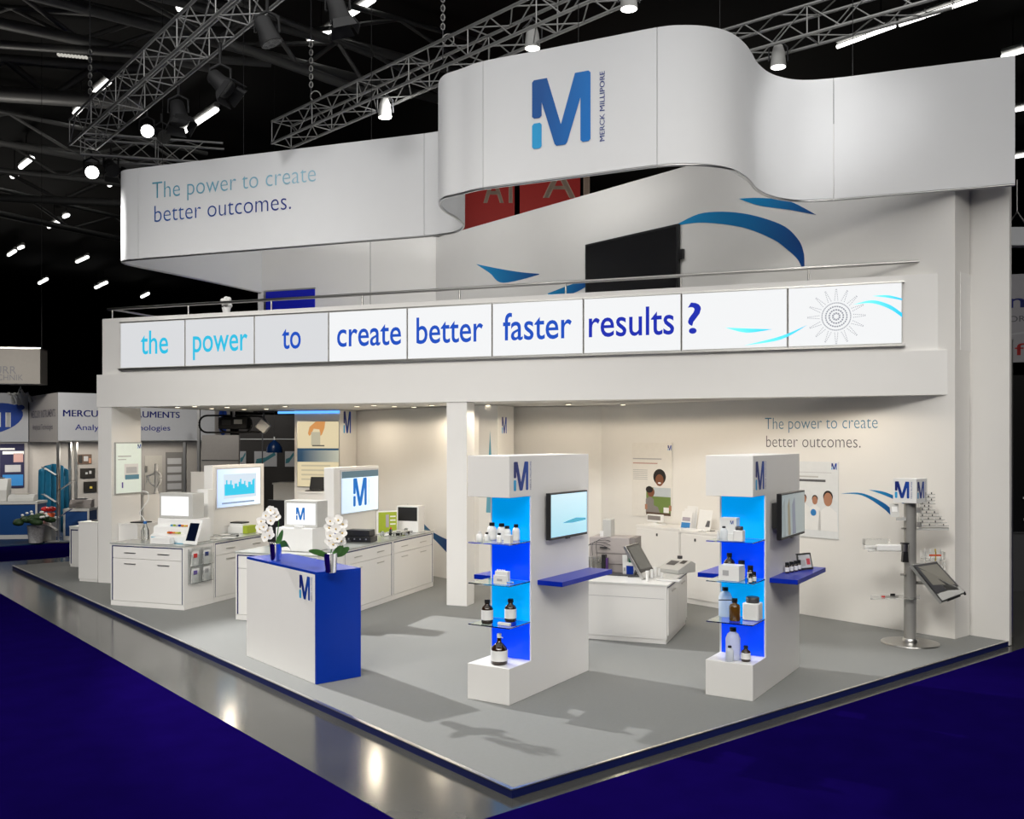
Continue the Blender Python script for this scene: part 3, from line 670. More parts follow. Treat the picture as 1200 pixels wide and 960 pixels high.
# ================================================================== RECEPTION COUNTER + ORCHIDS
CT = Fr(-1.914, 9.343, -50.6)
t = CT.thing('reception_counter', 'white reception counter with blue top and blue side', 'counter')
MB().box(-1.615,0,.003,-.025,.475,1.075).build('body', WHITE, t)
MB().box(-1.615,.0,1.0755,0,.50,1.10).build('top', BLUE, t)
MB().box(-.0245,.0,.003,0,.50,1.0752).build('side_panel', BLUE, t)
MB().box(-1.615,.4755,.003,-.0245,.50,1.075).build('back_panel', BLUE, t)
lx0, lx1 = CT.hy(351, 690, 0)[0], CT.hy(363.3, 690, 0)[0]; logo(t, lx0, -.002, .805, .235, (lx1-lx0)/(.92*.235))
def orchid(px, py, label, spec, leaves):
    p = onz(px, py, 1.10)
    x, y = CT.l(p); y = min(max(y, .08), .42); p = CT.w(x, y, 1.101)
    t = thing('potted_orchid', label, 'plant', p, 0, 'orchids on the reception counter')
    MB().lathe([(.052,0),(.055,.01),(.068,.185),(.071,.19),(.066,.19),(.055,.17)],20).build('pot', CHROME, t)
    MB().lathe([(.001,.165),(.06,.168)],16).build('soil', mat('bark_soil',(.05,.03,.02),.9), t)
    s = p.y/FPX
    P = [((a-px)*s, d, (py-b)*s) for a, b, d in spec]
    stem = [(0,0,.17)] + [(0.02,.02,.34),(0.02,.02,.46)] + [(q[0]*.8, q[1]+.02, q[2]) for q in sorted(P, key=lambda q: -q[2])]
    MB().tube(smooth(stem[:5],4), .005, 6).build('stem', GREEN, t)
    for i, (x, d, z) in enumerate(P):
        b = MB(); rot = random.uniform(0, 2); tl = random.uniform(-.35, .35)
        for k in range(5):
            a = rot + 2*math.pi*k/5; L = .052 if k % 2 == 0 else .046
            c_, s_ = math.cos(a), math.sin(a); w_ = .026
            pts = [(0,0)] + [(L*u*c_ - w_*v*s_, L*u*s_ + w_*v*c_) for u, v in ((.35,.7),(.7,1),(1,.4),(1,-.4),(.7,-1),(.35,-.7))]
            b.poly([(x+q[0], d-.02-.01*(q[0]**2+q[1]**2)**.5/.05+q[0]*tl, z+q[1]) for q in pts])
        f = b.build('flower', PETAL, t, fix=False)
        MB().ball((x, d-.03, z-.004), .010, .012, .008, 8, 5).build('flower_lip', mat('yellow_lip',(.65,.45,.12),.5), f)
    for lf in leaves:
        pts = smooth([((a-px)*s, d, (py-b)*s) for a, b, d in lf], 4); n = len(pts); b = MB(); v = []
        for i, q in enumerate(pts):
            w_ = .034*math.sin(math.pi*min(1, (i+.6)/n))+.003
            v += [(q[0]-.3*w_, q[1]-w_*.5, q[2]+w_), (q[0], q[1], q[2]-.006), (q[0]+.3*w_, q[1]+w_*.5, q[2]-w_)]
        f = []
        for i in range(n-1): f += [(i*3,i*3+1,i*3+4,i*3+3),(i*3+1,i*3+2,i*3+5,i*3+4)]
        b.add(v, f, 0, True); b.build('leaf', GREEN, t, fix=False)
orchid(318.5, 658, 'white orchid in silver pot on the left of the counter',
       [(313,598,0),(308,604,-.02),(317,601,.02),(302,611,0),(314,610,-.03),(306,617,-.04),(311,622,-.02),(300,620,.02),(313,627,-.04),(319,606,.03),(308,629,-.05)],
       [[(318,641,0),(323,632,.01),(327,622,0)],[(321,641,-.02),(332,637,-.05),(339,646,-.08)]])
orchid(387.5, 671, 'white orchid in silver pot at the right end of the counter',
       [(397,609,0),(388,610,-.02),(402,614,.02),(386,618,.01),(395,619,-.04),(402,624,-.01),(388,627,-.03),(397,630,-.05),(387,634,0),(400,634,.02),(392,637,-.04)],
       [[(386,652,0),(376,648,-.03),(364,645,-.08)],[(389,652,0),(396,646,0),(402,640,.02)],[(390,652,.02),(400,648,.04),(408,643,.06)]])

# ================================================================== LABORATORY ISLANDS
def cabinet(fr, x, y, W, D, H, turn, label, group, navy=True):
    """front face on local -y; x,y = front-left floor corner in fr"""
    t = fr.thing('laboratory_cabinet', label, 'cabinet', x, y, .003, group, turn=turn)
    MB().box(0,.021,.07,W,D,H).build('body', WHITE, t)
    MB().box(-.002,.004,0,W+.002,D,.069).build('plinth', WHITE, t)
    e = .018
    for (a,b,c,d) in ((0,.07,e,H),(W-e,.07,W,H),(e,H-e,W-e,H)):
        MB().box(a,.0,b,c,.020,d).build('edge_frame', WHITE, t)
    if navy:
        k = .016
        for (a,b,c,d) in ((e,.075,e+k,H-e),(W-e-k,.075,W-e,H-e),(e+k,H-e-k,W-e-k,H-e)):
            MB().box(a,.004,b,c,.020,d).build('navy_edge', NAVY, t)
        e += k
    zs = H-.20
    for nm, za, zb in (('drawer', zs+.003, H-e-.002), ('door', .073, zs-.003)):
        dr = MB().box(e+.003,.003,za,W-e-.003,.0205,zb).build(nm, WHITE, t, bevel=.002)
        zh = (za+zb)/2 if nm == 'drawer' else zb-.07
        for fx in (.27, .73):
            MB().box(W*fx-.10,-.010,zh-.005,W*fx+.10,.002,zh+.005).build('handle', STEEL, dr)
    return t
def worktop(fr, pts, label):
    o = MB().prism(pts, .890, .910).build('worktop', mat('grey_glass_worktop', (.42,.44,.42), .12, var=.03), None, (*fr.o,0), fr.rz, .002)
    return tag(o, label, 'worktop')
IA = Fr(-4.60, 13.39, FA.deg); IB = Fr(-2.50, 12.28, FA.deg)
H0 = .885
for fr, nm, WF in ((IA, 'left', 1.285), (IB, 'right', 1.25)):
    cabinet(fr, -WF, 0, WF, .66, H0, 0, 'front cabinet of the %s laboratory island with wide drawers' % nm, 'laboratory island cabinets')
    cabinet(fr, 0, .675, 1.425, .585, H0, R(90), 'first side cabinet of the %s laboratory island' % nm, 'laboratory island cabinets')
    cabinet(fr, 0, 2.11, 1.425, .585, H0, R(90), 'far side cabinet of the %s laboratory island' % nm, 'laboratory island cabinets')
    t = fr.thing('cabinet_row', 'plain back cabinet row on the far side of the %s island' % nm, 'cabinet', -WF, .675, .003)
    MB().box(0,0,0,WF-.775,2.86,H0).build('body', WHITE, t); MB().box(-.004,.02,.08,-.0005,1.41,H0-.03).build('door', WHITE, t); MB().box(-.004,1.44,.08,-.0005,2.84,H0-.03).build('door', WHITE, t)
    worktop(fr, [(-WF-.01,-.012),(.012,-.012),(.012,3.55),(-.59,3.55),(-.59,1.40),(-.77,1.40),(-.77,3.55),(-WF-.01,3.55)], 'grey glass worktop of the %s laboratory island' % nm)
    t = fr.thing('screen_partition', 'white upright partition carrying a screen on the %s island' % nm, 'partition', 0, 0, .003)
    MB().box(-.765,1.42,0,-.60,2.78,1.985).build('panel', WHITE, t, bevel=.003)
def wallscreen(fr, px0, px1, ya, yb, label, scr):
    x = -.585
    y0, z1 = fr.hx(px0, ya, x); _, z0 = fr.hx(px0, yb, x); y1, _ = fr.hx(px1, ya, x)
    t = fr.thing('presentation_screen', label, 'screen')
    MB().box(-.599,y0-.025,z0-.025,x-.002,y1+.025,z1+.025).build('bezel', mat('silver_bezel',(.55,.55,.56),.35), t)
    MB().poly([(x,y0,z0),(x,y1,z0),(x,y1,z1),(x,y0,z1)]).build('display', scr, t, fix=False)
    return t, x+.0015, y0, y1, z0, z1
t, x, y0, y1, z0, z1 = wallscreen(IA, 254.5, 305, 550.5, 595.5, 'lit screen with cyan bar picture on the left partition', gradmat('lit_pale_screen', (.50,.66,.92), (.75,.85,.95), 1, 1.5, 2.6, emit=.5))
dy, dz = y1-y0, z1-z0
MB().poly([(x,y0+.14*dy,z0+.22*dz),(x,y0+.90*dy,z0+.22*dz),(x,y0+.90*dy,z0+.86*dz),(x,y0+.14*dy,z0+.86*dz)]).build('slide', glow('lit_slide', (.70,.80,.90), .9), t, fix=False)
b = MB(); n = 22
for i in range(n):
    a0 = y0+(.16+.70*i/n)*dy; a1 = y0+(.16+.70*(i+1)/n)*dy; h = .60+.08*math.sin(i*1.9)+.05*math.sin(i*.7)
    b.poly([(x+.001,a0,z0+.30*dz),(x+.001,a1,z0+.30*dz),(x+.001,a1,z0+h*dz),(x+.001,a0,z0+h*dz)])
b.build('bar_picture', glow('lit_cyan_picture', (.03,.60,.85), .9), t, fix=False)
MB().poly([(x+.001,y0+.1*dy,z0+.08*dz),(x+.001,y0+.85*dy,z0+.08*dz),(x+.001,y0+.85*dy,z0+.12*dz),(x+.001,y0+.1*dy,z0+.12*dz)]).build('slide_caption', glow('lit_grey_text',(.30,.40,.55),.8), t, fix=False)
t, x, y0, y1, z0, z1 = wallscreen(IB, 400.5, 443, 553, 602.5, 'lit screen with blue logo on the right partition', gradmat('lit_pale_screen_b', (.60,.76,.95), (.74,.86,.97), 1, 1.5, 2.8, emit=.5))
dy, dz = y1-y0, z1-z0
MB().poly([(x,y0,z0+.84*dz),(x,y1,z0+.84*dz),(x,y1,z1),(x,y0,z1)]).build('header_bar', glow('lit_header', (.12,.20,.24), .8), t, fix=False)
LG = MB(); me = logomesh('b').copy(); me.materials.clear(); me.materials.append(glow('lit_logo_blue', (.0,.16,.55), .9)); me.materials.append(glow('lit_logo_cyan', (.05,.70,.92), .9))
o = inst(me, 'screen_logo', t, (x+.001, y0+.30*dy, z0+.14*dz), (0,0,R(90)), (.40*dy, 1, .68*dz))
inst(textmesh('MERCK MILLIPORE', glow('lit_dark_words', (.05,.12,.4), .8)), 'lettering', t, (x+.001, y0+.74*dy, z0+.16*dz), (0,R(-90),R(90)), (.62*dz,1,.03))

# --- instruments on the left island
zt = .912
def pxbox(fr, y, px0, px1, pt, pb):
    x0, z0 = fr.hy(px0, pb, y); x1, z1 = fr.hy(px1, pt, y); return x0, x1, fr.hy((px0+px1)/2, pb, y)[1], fr.hy((px0+px1)/2, pt, y)[1]
x0, x1, z0, z1 = pxbox(IA, .20, 176, 221, 609, 636)
t = IA.thing('analyser', 'white stepped laboratory analyser with screen on the left island', 'instrument', x0, .20, zt)
Wd = x1-x0; hh = z1-zt
MB().prismx([(0,0),(.48,0),(.48,hh+.0),(.16,hh),(.15,hh*.72),(.07,hh*.66),(.06,hh*.38),(.0,hh*.30)], 0, Wd).build('body', WPLAST, t, bevel=.006)
for z_, ys, cs in ((hh*.69,.10,[TXTA,LIME,GREYP,BLUE,ORANGE,YELLOW,ORANGE]), (hh*.40,.03,[ORANGE,RED,ORANGE,YELLOW,LIME])):
    for i, m in enumerate(cs): MB().box(Wd*(.42+i*.07),ys-.012,z_,Wd*(.42+i*.07)+.025,ys+.02,z_+.025).build('cartridge', m, t)
MB().box(.02,-.006,.04,.10,.004,.08).build('cyan_badge', CYAN, t)
x2, x3, z2, z3 = pxbox(IA, .38, 187, 225.5, 578, 606.5)
mh = MB().box(x2-x0,.18,hh+.002,x3-x0,.44,z3-zt).build('screen_housing', GREYP, t, bevel=.008)
d0, d1, e0, e1 = pxbox(IA, .378, 189, 221, 582, 604.5)
MB().rect(d0-x0,e0-zt,d1-x0,e1-zt,.177).build('display', glow('lit_bright_white', (1,1,1), 1.0), mh, fix=False)
MB().rect(d0-x0+.12,e0-zt+.05,d0-x0+.26,e0-zt+.12,.176).build('faint_figure', glow('lit_faint', (.80,.90,.92), 1.1), mh, fix=False)
# tablet
p = onz(222, 638.5, zt)
t = thing('tablet_computer', 'white tablet leaning on its stand at the island corner', 'tablet', (p.x, p.y, zt+.001), FA.rz+R(-8))
L_ = .36; sl = R(20)
def tl(x, u, o_=0): return (x, u*math.sin(sl)-o_*math.cos(sl), u*math.cos(sl)+o_*math.sin(sl)+.004)
b = MB(); b.add([tl(-.13,0),tl(.13,0),tl(.13,L_),tl(-.13,L_),tl(-.13,0,-.014),tl(.13,0,-.014),tl(.13,L_,-.014),tl(-.13,L_,-.014)], [(0,1,2,3),(4,7,6,5),(0,4,5,1),(1,5,6,2),(2,6,7,3),(3,7,4,0)])
b.build('casing', WPLAST, t, bevel=.004)
MB().poly([tl(-.09,.05,.002),tl(.09,.05,.002),tl(.09,L_-.05,.002),tl(-.09,L_-.05,.002)]).build('display', mat('dark_navy_display',(.003,.006,.02),.15), t, fix=False)
MB().prismx([(.03,0),(.13,0),(.11,.22),(.10,.22)], -.03, .03).build('stand', WPLAST, t)
# bottle with tubing
p = onz(170, 633, zt)
t = thing('wash_bottle', 'clear wash bottle with blue cap and looping tube', 'bottle', (p.x, p.y, zt+.001))
MB().lathe([(.05,0),(.055,.01),(.055,.14),(.03,.20),(.022,.24)],14).build('body', CLEAR, t); MB().lathe([(.027,.241),(.027,.275)],12).build('cap', mat('mid_blue_plastic',(.03,.15,.45),.4), t)
MB().tube(smooth([(0,0,.276),(-.03,0,.33),(-.08,.0,.40),(.0,0,.52),(.05,0,.60),(.04,0,.70),(-.04,0,.72)],5), .007, 6).build('tube', WPLAST, t)
t, W_, H_ = carton(IA, 176, 198.5, 631.5, 638.5, zt, .03, .10, 'long white box lying on the left island front edge', m=WPLAST)
p = onz(212, 637, zt); t = tag(MB().box(-.20,-.05,0,.20,.06,.004).build('lab_mat', CYAN, None, (p.x,p.y,zt), FA.rz), 'cyan mat lying under the white tablet', 'mat')
# side: brochure holder on the right side of front cabinet
t = IA.thing('brochure_holder', 'clear acrylic brochure holder on the left island end', 'brochure holder', .014, .08, .35)
MB().box(0,0,0,.006,.52,.50).build('back_plate', CLEAR, t)
for r_ in range(2):
    for c_ in range(2):
        y_ = .02+c_*.25; z_ = .01+r_*.24
        pk = MB().box(.045,y_,z_,.049,y_+.23,z_+.16).build('pocket', CLEAR, t); MB().box(.007,y_,z_,.049,y_+.23,z_+.003).build('pocket_floor', CLEAR, pk)
        lf = MB().prismy([(.012,z_+.005),(.018,z_+.005),(.036,z_+.21),(.030,z_+.21)], y_+.02, y_+.17).build('leaflet', PAPER, t)
        MB().poly([(.0325,y_+.05,z_+.12),(.0325,y_+.13,z_+.12),(.038,y_+.13,z_+.18),(.038,y_+.05,z_+.18)]).build('leaflet_print', [mat('violet_print',(.12,.08,.35),.6), PAPERG, RED, TXTB][r_*2+c_], lf, fix=False)
# key on the left island's left edge
t = IA.thing('cable_loop', 'dark hook with hanging cable on the left cabinet edge', 'cable', -1.30, .05, .55)
MB().ball((0,0,.22),.02,.02,.035).build('hook', DARKG, t); MB().tube([(0,0,.2),(-.012,0,.1),(-.004,0,-.05),(.0,0,-.2)],.004).build('cord', GREYP, t)
# books and papers on the left island's side worktop
p = onz(276, 625, zt)
t = thing('book_stack_box', 'white and lime box stack with a black book on top', 'box', (p.x-.02, p.y, zt+.001), FA.rz)
MB().box(-.12,0,0,.16,.24,.10).build('lower_box', PAPER, t); MB().box(.161,.0,0,.24,.24,.12).build('lime_box', LIME, t); MB().box(-.10,.02,.101,.14,.22,.15).build('upper_box', PAPER, t); MB().box(-.10,.03,.151,.13,.21,.172).build('black_book', BLACK, t)
for i, (px, py, a) in enumerate([(252,631,10),(262,627,-15),(268,631,25)]):
    p = onz(px, py, zt); tag(MB().box(-.10,-.07,0,.10,.07,.002).build('paper_sheet', PAPER, None, (p.x,p.y,zt+.001+.003*i), FA.rz+R(a)), ['nearest loose paper sheet by the tablet','loose paper sheet at the partition foot','loose paper sheet next to the box stack'][i], 'paper', 'papers on the left island')
p = onz(275, 629.5, zt); t = thing('black_device','small flat black device before the box stack','device',(p.x,p.y,zt+.012),FA.rz); MB().box(-.06,-.03,0,.06,.03,.025).build('casing',BLACK,t,bevel=.003); MB().rect(-.05,.006,.05,.018,-.031).build('label',GREYP,t,fix=False)
# --- instruments on the right island
x0, x1, z0, z1 = pxbox(IB, .25, 323, 366, 619, 650)
t = IB.thing('dispenser_unit', 'white instrument with logo screen standing on the right island', 'instrument', x0, .25, zt)
Wd = x1-x0; hh = z1-zt
MB().box(0,0,0,Wd,.42,hh).build('body', WPLAST, t, bevel=.01)
x2, x3, z2, z3 = pxbox(IB, .38, 333, 371.5, 587, 618.5)
mh = MB().box(x2-x0,.13,hh+.001,x3-x0,.40,z3-zt).build('screen_housing', GREYP, t, bevel=.008)
d0, d1, e0, e1 = pxbox(IB, .376, 336, 369.5, 590, 615)
MB().rect(d0-x0,e0-zt,d1-x0,e1-zt,.127).build('display', glow('lit_bright_white', (1,1,1), 1.0), mh, fix=False)
inst(me, 'screen_logo', mh, (d0-x0+.33*(d1-d0), .126, e0-zt+.22*(e1-e0)), (0,0,0), (.33*(d1-d0),1,.58*(e1-e0)))
MB().box(Wd*.5,-.0,hh+.001,Wd*.72,.06,hh+.03).build('white_lever', WPLAST, t)
MB().box(.0,.14,hh+.001,.0+.1,.36,hh+.004).build('tray', GREYP, t)
x0, x1, z0, z1 = pxbox(IB, .72, 313.5, 331, 586, 622)
t = IB.thing('flat_monitor', 'black flat monitor seen from behind beside the logo instrument', 'monitor', x0, .72, zt)
MB().box(0,0,.05,x1-x0+.2,.04,z1-zt).build('casing', BLACK, t, bevel=.006); MB().box(.12,.045,0,.2,.09,.3).build('neck', BLACK, t); MB().box(.05,-.02,0,.28,.14,.012).build('foot', BLACK, t)
p = IB.w(-.42,.95,zt+.001)
t = thing('brochure_stand', 'blue framed brochure stand behind the right orchid', 'stand', p, FA.rz)
MB().box(-.12,0,0,.12,.012,.30).build('frame', BLUE, t); MB().rect(-.10,.02,.10,.28,-.002).build('sheet', PAPER, t, fix=False); MB().box(-.14,-.05,0,.14,-.002,.012).build('foot', BLUE, t)
p = onz(424, 635, zt); t = thing('black_instrument', 'stacked black boxes on the right island worktop', 'instrument', (p.x-.02,p.y+.05,zt+.001), FA.rz+R(6))
MB().box(-.22,-.12,0,.20,.14,.08).build('lower_unit', BLACK, t, bevel=.006); MB().box(-.19,-.10,.081,.17,.12,.17).build('upper_unit', BLACK, t, bevel=.006)
for i in range(4): MB().lathe([(.012,0),(.012,.006)],10).build('knob', STEEL, t, (-.14+i*.09,-.121,.045)).rotation_euler=(R(90),0,0)
MB().box(-.21,-.16,0,-.10,-.122,.03).build('cable_box', DARKG, t)
p = onz(453, 626, zt); t = thing('green_sign', 'lime green sign in a clear stand on the right island', 'sign', (p.x,p.y+.05,zt+.001), FA.rz+R(45))
MB().box(-.17,0,0,.17,.015,.36).build('board', PAPER, t); MB().rect(-.14,.02,.16,.34,-.002).build('print', LIME, t, fix=False)
MB().rect(-.02,.10,.03,.30,-.003).build('bottle_picture', mat('mauve_print',(.4,.36,.42),.6), t, fix=False)
for i in range(3): MB().rect(.05,.14+.06*i,.14,.16+.06*i,-.003).build('text_line', PAPER, t, fix=False)
p = onz(455, 606, 1.05); t = IB.thing('dark_box', 'dark open case standing behind the lime sign', 'box', -.45, 3.12, zt+.001)
MB().box(0,0,0,.38,.22,.42).build('casing', WPLAST, t); MB().rect(.02,.18,.36,.40,-.002).build('dark_front', BLACK, t, fix=False)
for i, (px, py, r_, h_) in enumerate([(448,629,.03,.08),(458,628,.025,.10),(467,628,.035,.07),(476,626,.03,.09),(470,623,.03,.12)]):
    p = onz(px, py, zt); t = thing('glass_beaker', ['beaker at the left of the glassware on the right island','slim beaker under the lime sign','squat beaker in the glassware middle','beaker at the right of the glassware','tall beaker behind the other glassware'][i], 'beaker', (p.x,p.y,zt+.001), 0, 'glassware on the right island')
    MB().lathe([(r_,0),(r_,h_),(r_*.92,h_),(r_*.92,.006),(.001,.006)],14).build('glass', CLEAR, t)
    if i in (1, 4): MB().lathe([(r_*.5,h_+.001),(r_*.5,h_+.03)],10).build('stopper', RED, t)
t = IB.thing('glass_tray', 'flat clear glass tray at the far end of the worktop', 'tray', -.35, 2.5, zt+.001); MB().box(0,0,0,.28,.42,.05).build('glass', CLEAR, t, bevel=.004); MB().box(.02,.02,.051,.26,.40,.056).build('lid', GREYP, t)
# ================================================================== RIGHT BAY: desk, instruments, sideboards
DK = Fr(1.825, 11.15, FA.deg)
DW, DD, DH = 1.30, 1.32, .70
t = DK.thing('service_desk', 'white service desk with drawers between the two towers', 'desk')
MB().box(-DW,.0,.06,-.02,DD,DH-.02).build('body', WHITE, t); MB().box(-DW+.01,.01,.003,-.03,DD-.01,.06).build('plinth', WHITE, t)
MB().box(-DW,-.01,DH-.0195,.0,DD,DH).build('top', mat('pale_desk_top',(.70,.70,.68),.3), t); MB().box(-.019,.02,DH-.03,.001,DD-.01,DH-.0197).build('navy_edge', NAVY, t)
for i in range(2):
    y_ = .03+i*.64
    d = MB().box(-.0195,y_,.10,-.004,y_+.62,DH-.04).build('door', WHITE, t, bevel=.002); MB().box(-.004,y_+.20,DH-.11,.008,y_+.42,DH-.098).build('handle', STEEL, d)
MB().rect(-DW+.02,DH-.17,-.05,DH-.165,-.0015).build('panel_joint', PAPERG, t, fix=False)
zd = DH+.002
def dkp(px, py): return onz(px, py, zd)
# chromatography instrument
x0, x1, _, z1 = pxbox(DK, .74, 699, 737, 630.5, 680)
t = DK.thing('liquid_handling_instrument', 'tall beige instrument with tubes and glass vials on the desk', 'instrument', x0, .66, zd)
Wd = x1-x0; hh = z1-zd
MB().box(-.1,.10,0,Wd,.50,hh).build('body', BEIGE, t, bevel=.004)
MB().box(Wd+.001,.12,0,Wd+.07,.48,hh+.0).build('side_module', mat('dark_beige_paint',(.22,.20,.19),.5), t)
MB().box(-.02,.09,hh*.55,Wd-.02,.0995,hh*.555).build('panel_joint', DARKG, t); MB().box(-.02,.09,hh*.25,Wd-.02,.0995,hh*.255).build('panel_joint', DARKG, t)
MB().box(.05,.05,hh*.70,.14,.0985,hh*.73).build('black_slot', BLACK, t)
MB().box(-.25,-.14,0,Wd+.02,.09,.012).build('base_tray', DARKG, t)
for i in range(5):
    MB().lathe([(.022,.013),(.022,.17),(.018,.18)],12,-.16+i*.055,-.03).build('glass_column', CLEAR, t); MB().lathe([(.023,.181),(.023,.21)],12,-.16+i*.055,-.03).build('column_cap', STEEL, t)
MB().box(.10,-.05,.013,.15,.03,.24).build('black_block', BLACK, t); MB().box(.151,-.04,.013,.175,.02,.2).build('purple_block', mat('purple_plastic',(.08,.03,.16),.4), t)
MB().lathe([(.10,.013),(.10,.03)],18,.06,-.08).build('lime_dish', LIME, t)
for k in range(4):
    MB().tube(smooth([(-.15+.06*k,.0,.22),(-.12+.05*k,-.02,.34+.02*k),(.05+.03*k,.03,.36+.03*k),(.18,.085,.30+.05*k)],5),.004,5).build('tubing', DARKG, t)
MB().box(.05,.2,hh+.001,.16,.4,hh+.22).build('solvent_bottle_holder', GREYP, t, bevel=.004); MB().box(.02,.18,hh+.001,.06,.22,hh+.07).build('white_bracket', WPLAST, t)
# tilted monitor facing the aisle on the right
def slate(t, C, qc, th, casing):
    n_ = (C[1]-C[0]).cross(C[3]-C[0]).normalized()
    if n_.dot(Vector((0,0,HC))-qc) < 0: n_ = -n_
    def tp(u, v, o_=0):
        a = C[0].lerp(C[1], u); b_ = C[3].lerp(C[2], u); return tuple(a.lerp(b_, v)+n_*o_-qc)
    b = MB(); b.add([tp(0,0),tp(1,0),tp(1,1),tp(0,1),tp(0,0,-th),tp(1,0,-th),tp(1,1,-th),tp(0,1,-th)], [(0,1,2,3),(4,7,6,5),(0,4,5,1),(1,5,6,2),(2,6,7,3),(3,7,4,0)]); b.build('casing', casing, t, bevel=.004)
    return tp
BL = dkp(754, 679.5); th_ = R(28); ed = Vector((math.sin(th_), math.cos(th_), 0)); fc = Vector((math.cos(th_), -math.sin(th_), 0))
BL.z = zd+.012; BR = BL+ed*.46; up_ = -fc*.235+Vector((0,0,.385))
t = thing('touch_monitor', 'tilted black touch monitor on the white desk', 'monitor', BL.copy())
tp = slate(t, [BL+up_, BR+up_, BR, BL], BL, .035, ALU)
MB().poly([tp(.02,.02,.002),tp(.98,.02,.002),tp(.98,.84,.002),tp(.02,.84,.002)]).build('bezel', BLACK, t, fix=False)
MB().poly([tp(.10,.07,.004),tp(.92,.07,.004),tp(.92,.76,.004),tp(.10,.76,.004)]).build('display', mat('grey_off_display',(.10,.105,.10),.25), t, fix=False)
MB().poly([tp(.02,.85,.002),tp(.98,.85,.002),tp(.98,.99,.002),tp(.02,.99,.002)]).build('chin', GREYP, t, fix=False)
fo = ed*.23-fc*.20; MB().box(fo.x-.09,fo.y-.07,-.012,fo.x+.09,fo.y+.07,.005).build('foot', DARKG, t); MB().tube([(fo.x,fo.y,.005),tp(.5,.55,-.03)],.02,8).build('arm', DARKG, t)
# telephone-like reader
p = dkp(793, 671)
t = thing('card_reader', 'pale grey wedge shaped desktop device with keypad', 'device', (p.x,p.y+.05,zd+.001), FA.rz+R(-30))
MB().prismx([(-.16,0),(.18,0),(.18,.11),(.10,.15),(-.16,.05)], -.17, .17).build('casing', GREYP, t, bevel=.006)
MB().poly([(-.12,-.06,.092),(.02,-.06,.092),(.02,.05,.134),(-.12,.05,.134)]).build('keypad', DARKG, t, fix=False); MB().poly([(.05,.0,.114),(.13,.0,.114),(.13,.08,.146),(.05,.08,.146)]).build('display', BLACK, t, fix=False)
MB().box(-.08,.12,.151,-.03,.16,.19).build('antenna_block', DARKG, t)
for i, (px, py, h_) in enumerate([(758.5,681,.10),(764,678,.09),(768,676,.10),(772,675,.07),(775.5,679,.06)]):
    p = dkp(px, py); t = thing('sample_tube', ['tallest white sample tube before the monitor','white sample tube second from the monitor','white sample tube beside the wedge device','short white sample tube behind the tray','shortest white sample tube near the tray'][i], 'tube', (p.x,p.y,zd+.001), 0, 'sample tubes on the desk')
    MB().lathe([(.018,0),(.018,h_)],12).build('body', WPLAST, t); MB().lathe([(.02,h_+.0005),(.02,h_+.02)],12).build('cap', PAPER, t)
p = dkp(785, 681); t = thing('sample_tray','flat white tray before the wedge device','tray',(p.x,p.y,zd+.001),FA.rz+R(-10)); MB().box(-.16,-.05,0,.14,.05,.02).build('tray_body',WPLAST,t,bevel=.003)
p = dkp(739, 675); t = thing('reagent_box','blue and white reagent box with green cap','box',(p.x,p.y+.03,zd+.001),FA.rz); MB().box(-.06,0,0,.05,.06,.16).build('body',PAPER,t); MB().rect(-.05,.01,.04,.12,-.002).build('blue_print',BLUE,t,fix=False); MB().lathe([(.03,.161),(.03,.22)],12,0,.03).build('cap',mat('dark_green_plastic',(.0,.10,.05),.4),t)
p = dkp(733, 674); t = thing('white_card','white card leaning between the instrument and monitor','card',(p.x,p.y+.02,zd+.001),FA.rz+R(20)); MB().prismx([(0,0),(.006,0),(.07,.24),(.064,.24)],-.03,.03).build('sheet',PAPER,t); MB().rect(-.02,.05,.02,.09,-.002).build('printed_line', PAPERG, t, fix=False)
# sideboards along the slogan wall
SBF = Fr(*PL.w(7.20, 4.6)[:2], PL.deg-90)      # x to viewer's right along wall, y behind wall; stand off in front: negative y
def side(x0, x1, y0, h, label, lockx):
    t = SBF.thing('sideboard', label, 'sideboard')
    MB().box(x0,y0,.003,x1,-.01,h-.03).build('body', WHITE, t, bevel=.003); MB().box(x0-.01,y0-.01,h-.0295,x1+.01,-.008,h).build('top', WHITE, t, bevel=.002)
    d = MB().box(x0+.01,y0-.016,.08,x1-.01,y0-.001,h-.05).build('door', WHITE, t, bevel=.002); MB().box(lockx-.012,y0-.028,h-.14,lockx+.012,y0-.017,h-.10).build('lock', DARKG, d)
    return t
def sbx(px, y): return SBF.hy(px, 650, y)[0]
hS = 1.06
xa, xb, xc = sbx(746,-.5), sbx(797,-.5), sbx(836,-.5)
side(xa, xb-.01, -.5, hS+.02, 'white sideboard with lock under the portrait poster', (xa+xb)/2)
side(xb+.01, xc+.25, -.5, hS, 'white sideboard standing right of the locked one', xb+.3)
def poster_on(fr, y, px0, px1, pt, pb, label, m=PAPER, z_extra=0, cat='poster'):
    x0, z0 = fr.hy(px0, pb, y); x1, _ = fr.hy(px1, pb, y); zt_ = fr.hy((px0+px1)/2, pt, y)[1]; z0 = fr.hy((px0+px1)/2, pb, y)[1]
    t = fr.thing('wall_poster', label, cat, x0, y, z0)
    MB().box(0,0,0,x1-x0,.012,zt_-z0).build('sheet', m, t)
    return t, x1-x0, zt_-z0
def patch(t, W, H, a, b, c, d, m, y=-.002, name='printed_patch', poly=None):
    if poly: return MB().poly([(x*W, y, z*H) for x, z in poly]).build(name, m, t, fix=False)
    return MB().rect(a*W, b*H, c*W, d*H, y).build(name, m, t, fix=False)
WP2 = mat('off_white_poster',(.76,.74,.70),.6)
t, W_, H_ = poster_on(wrp, -.016, 740.5, 787.5, 519, 606, 'tall wall poster with a smiling child and reading picture', WP2)
logo(t, W_*.90, -.002, H_*.90, .08, 1, words=False)
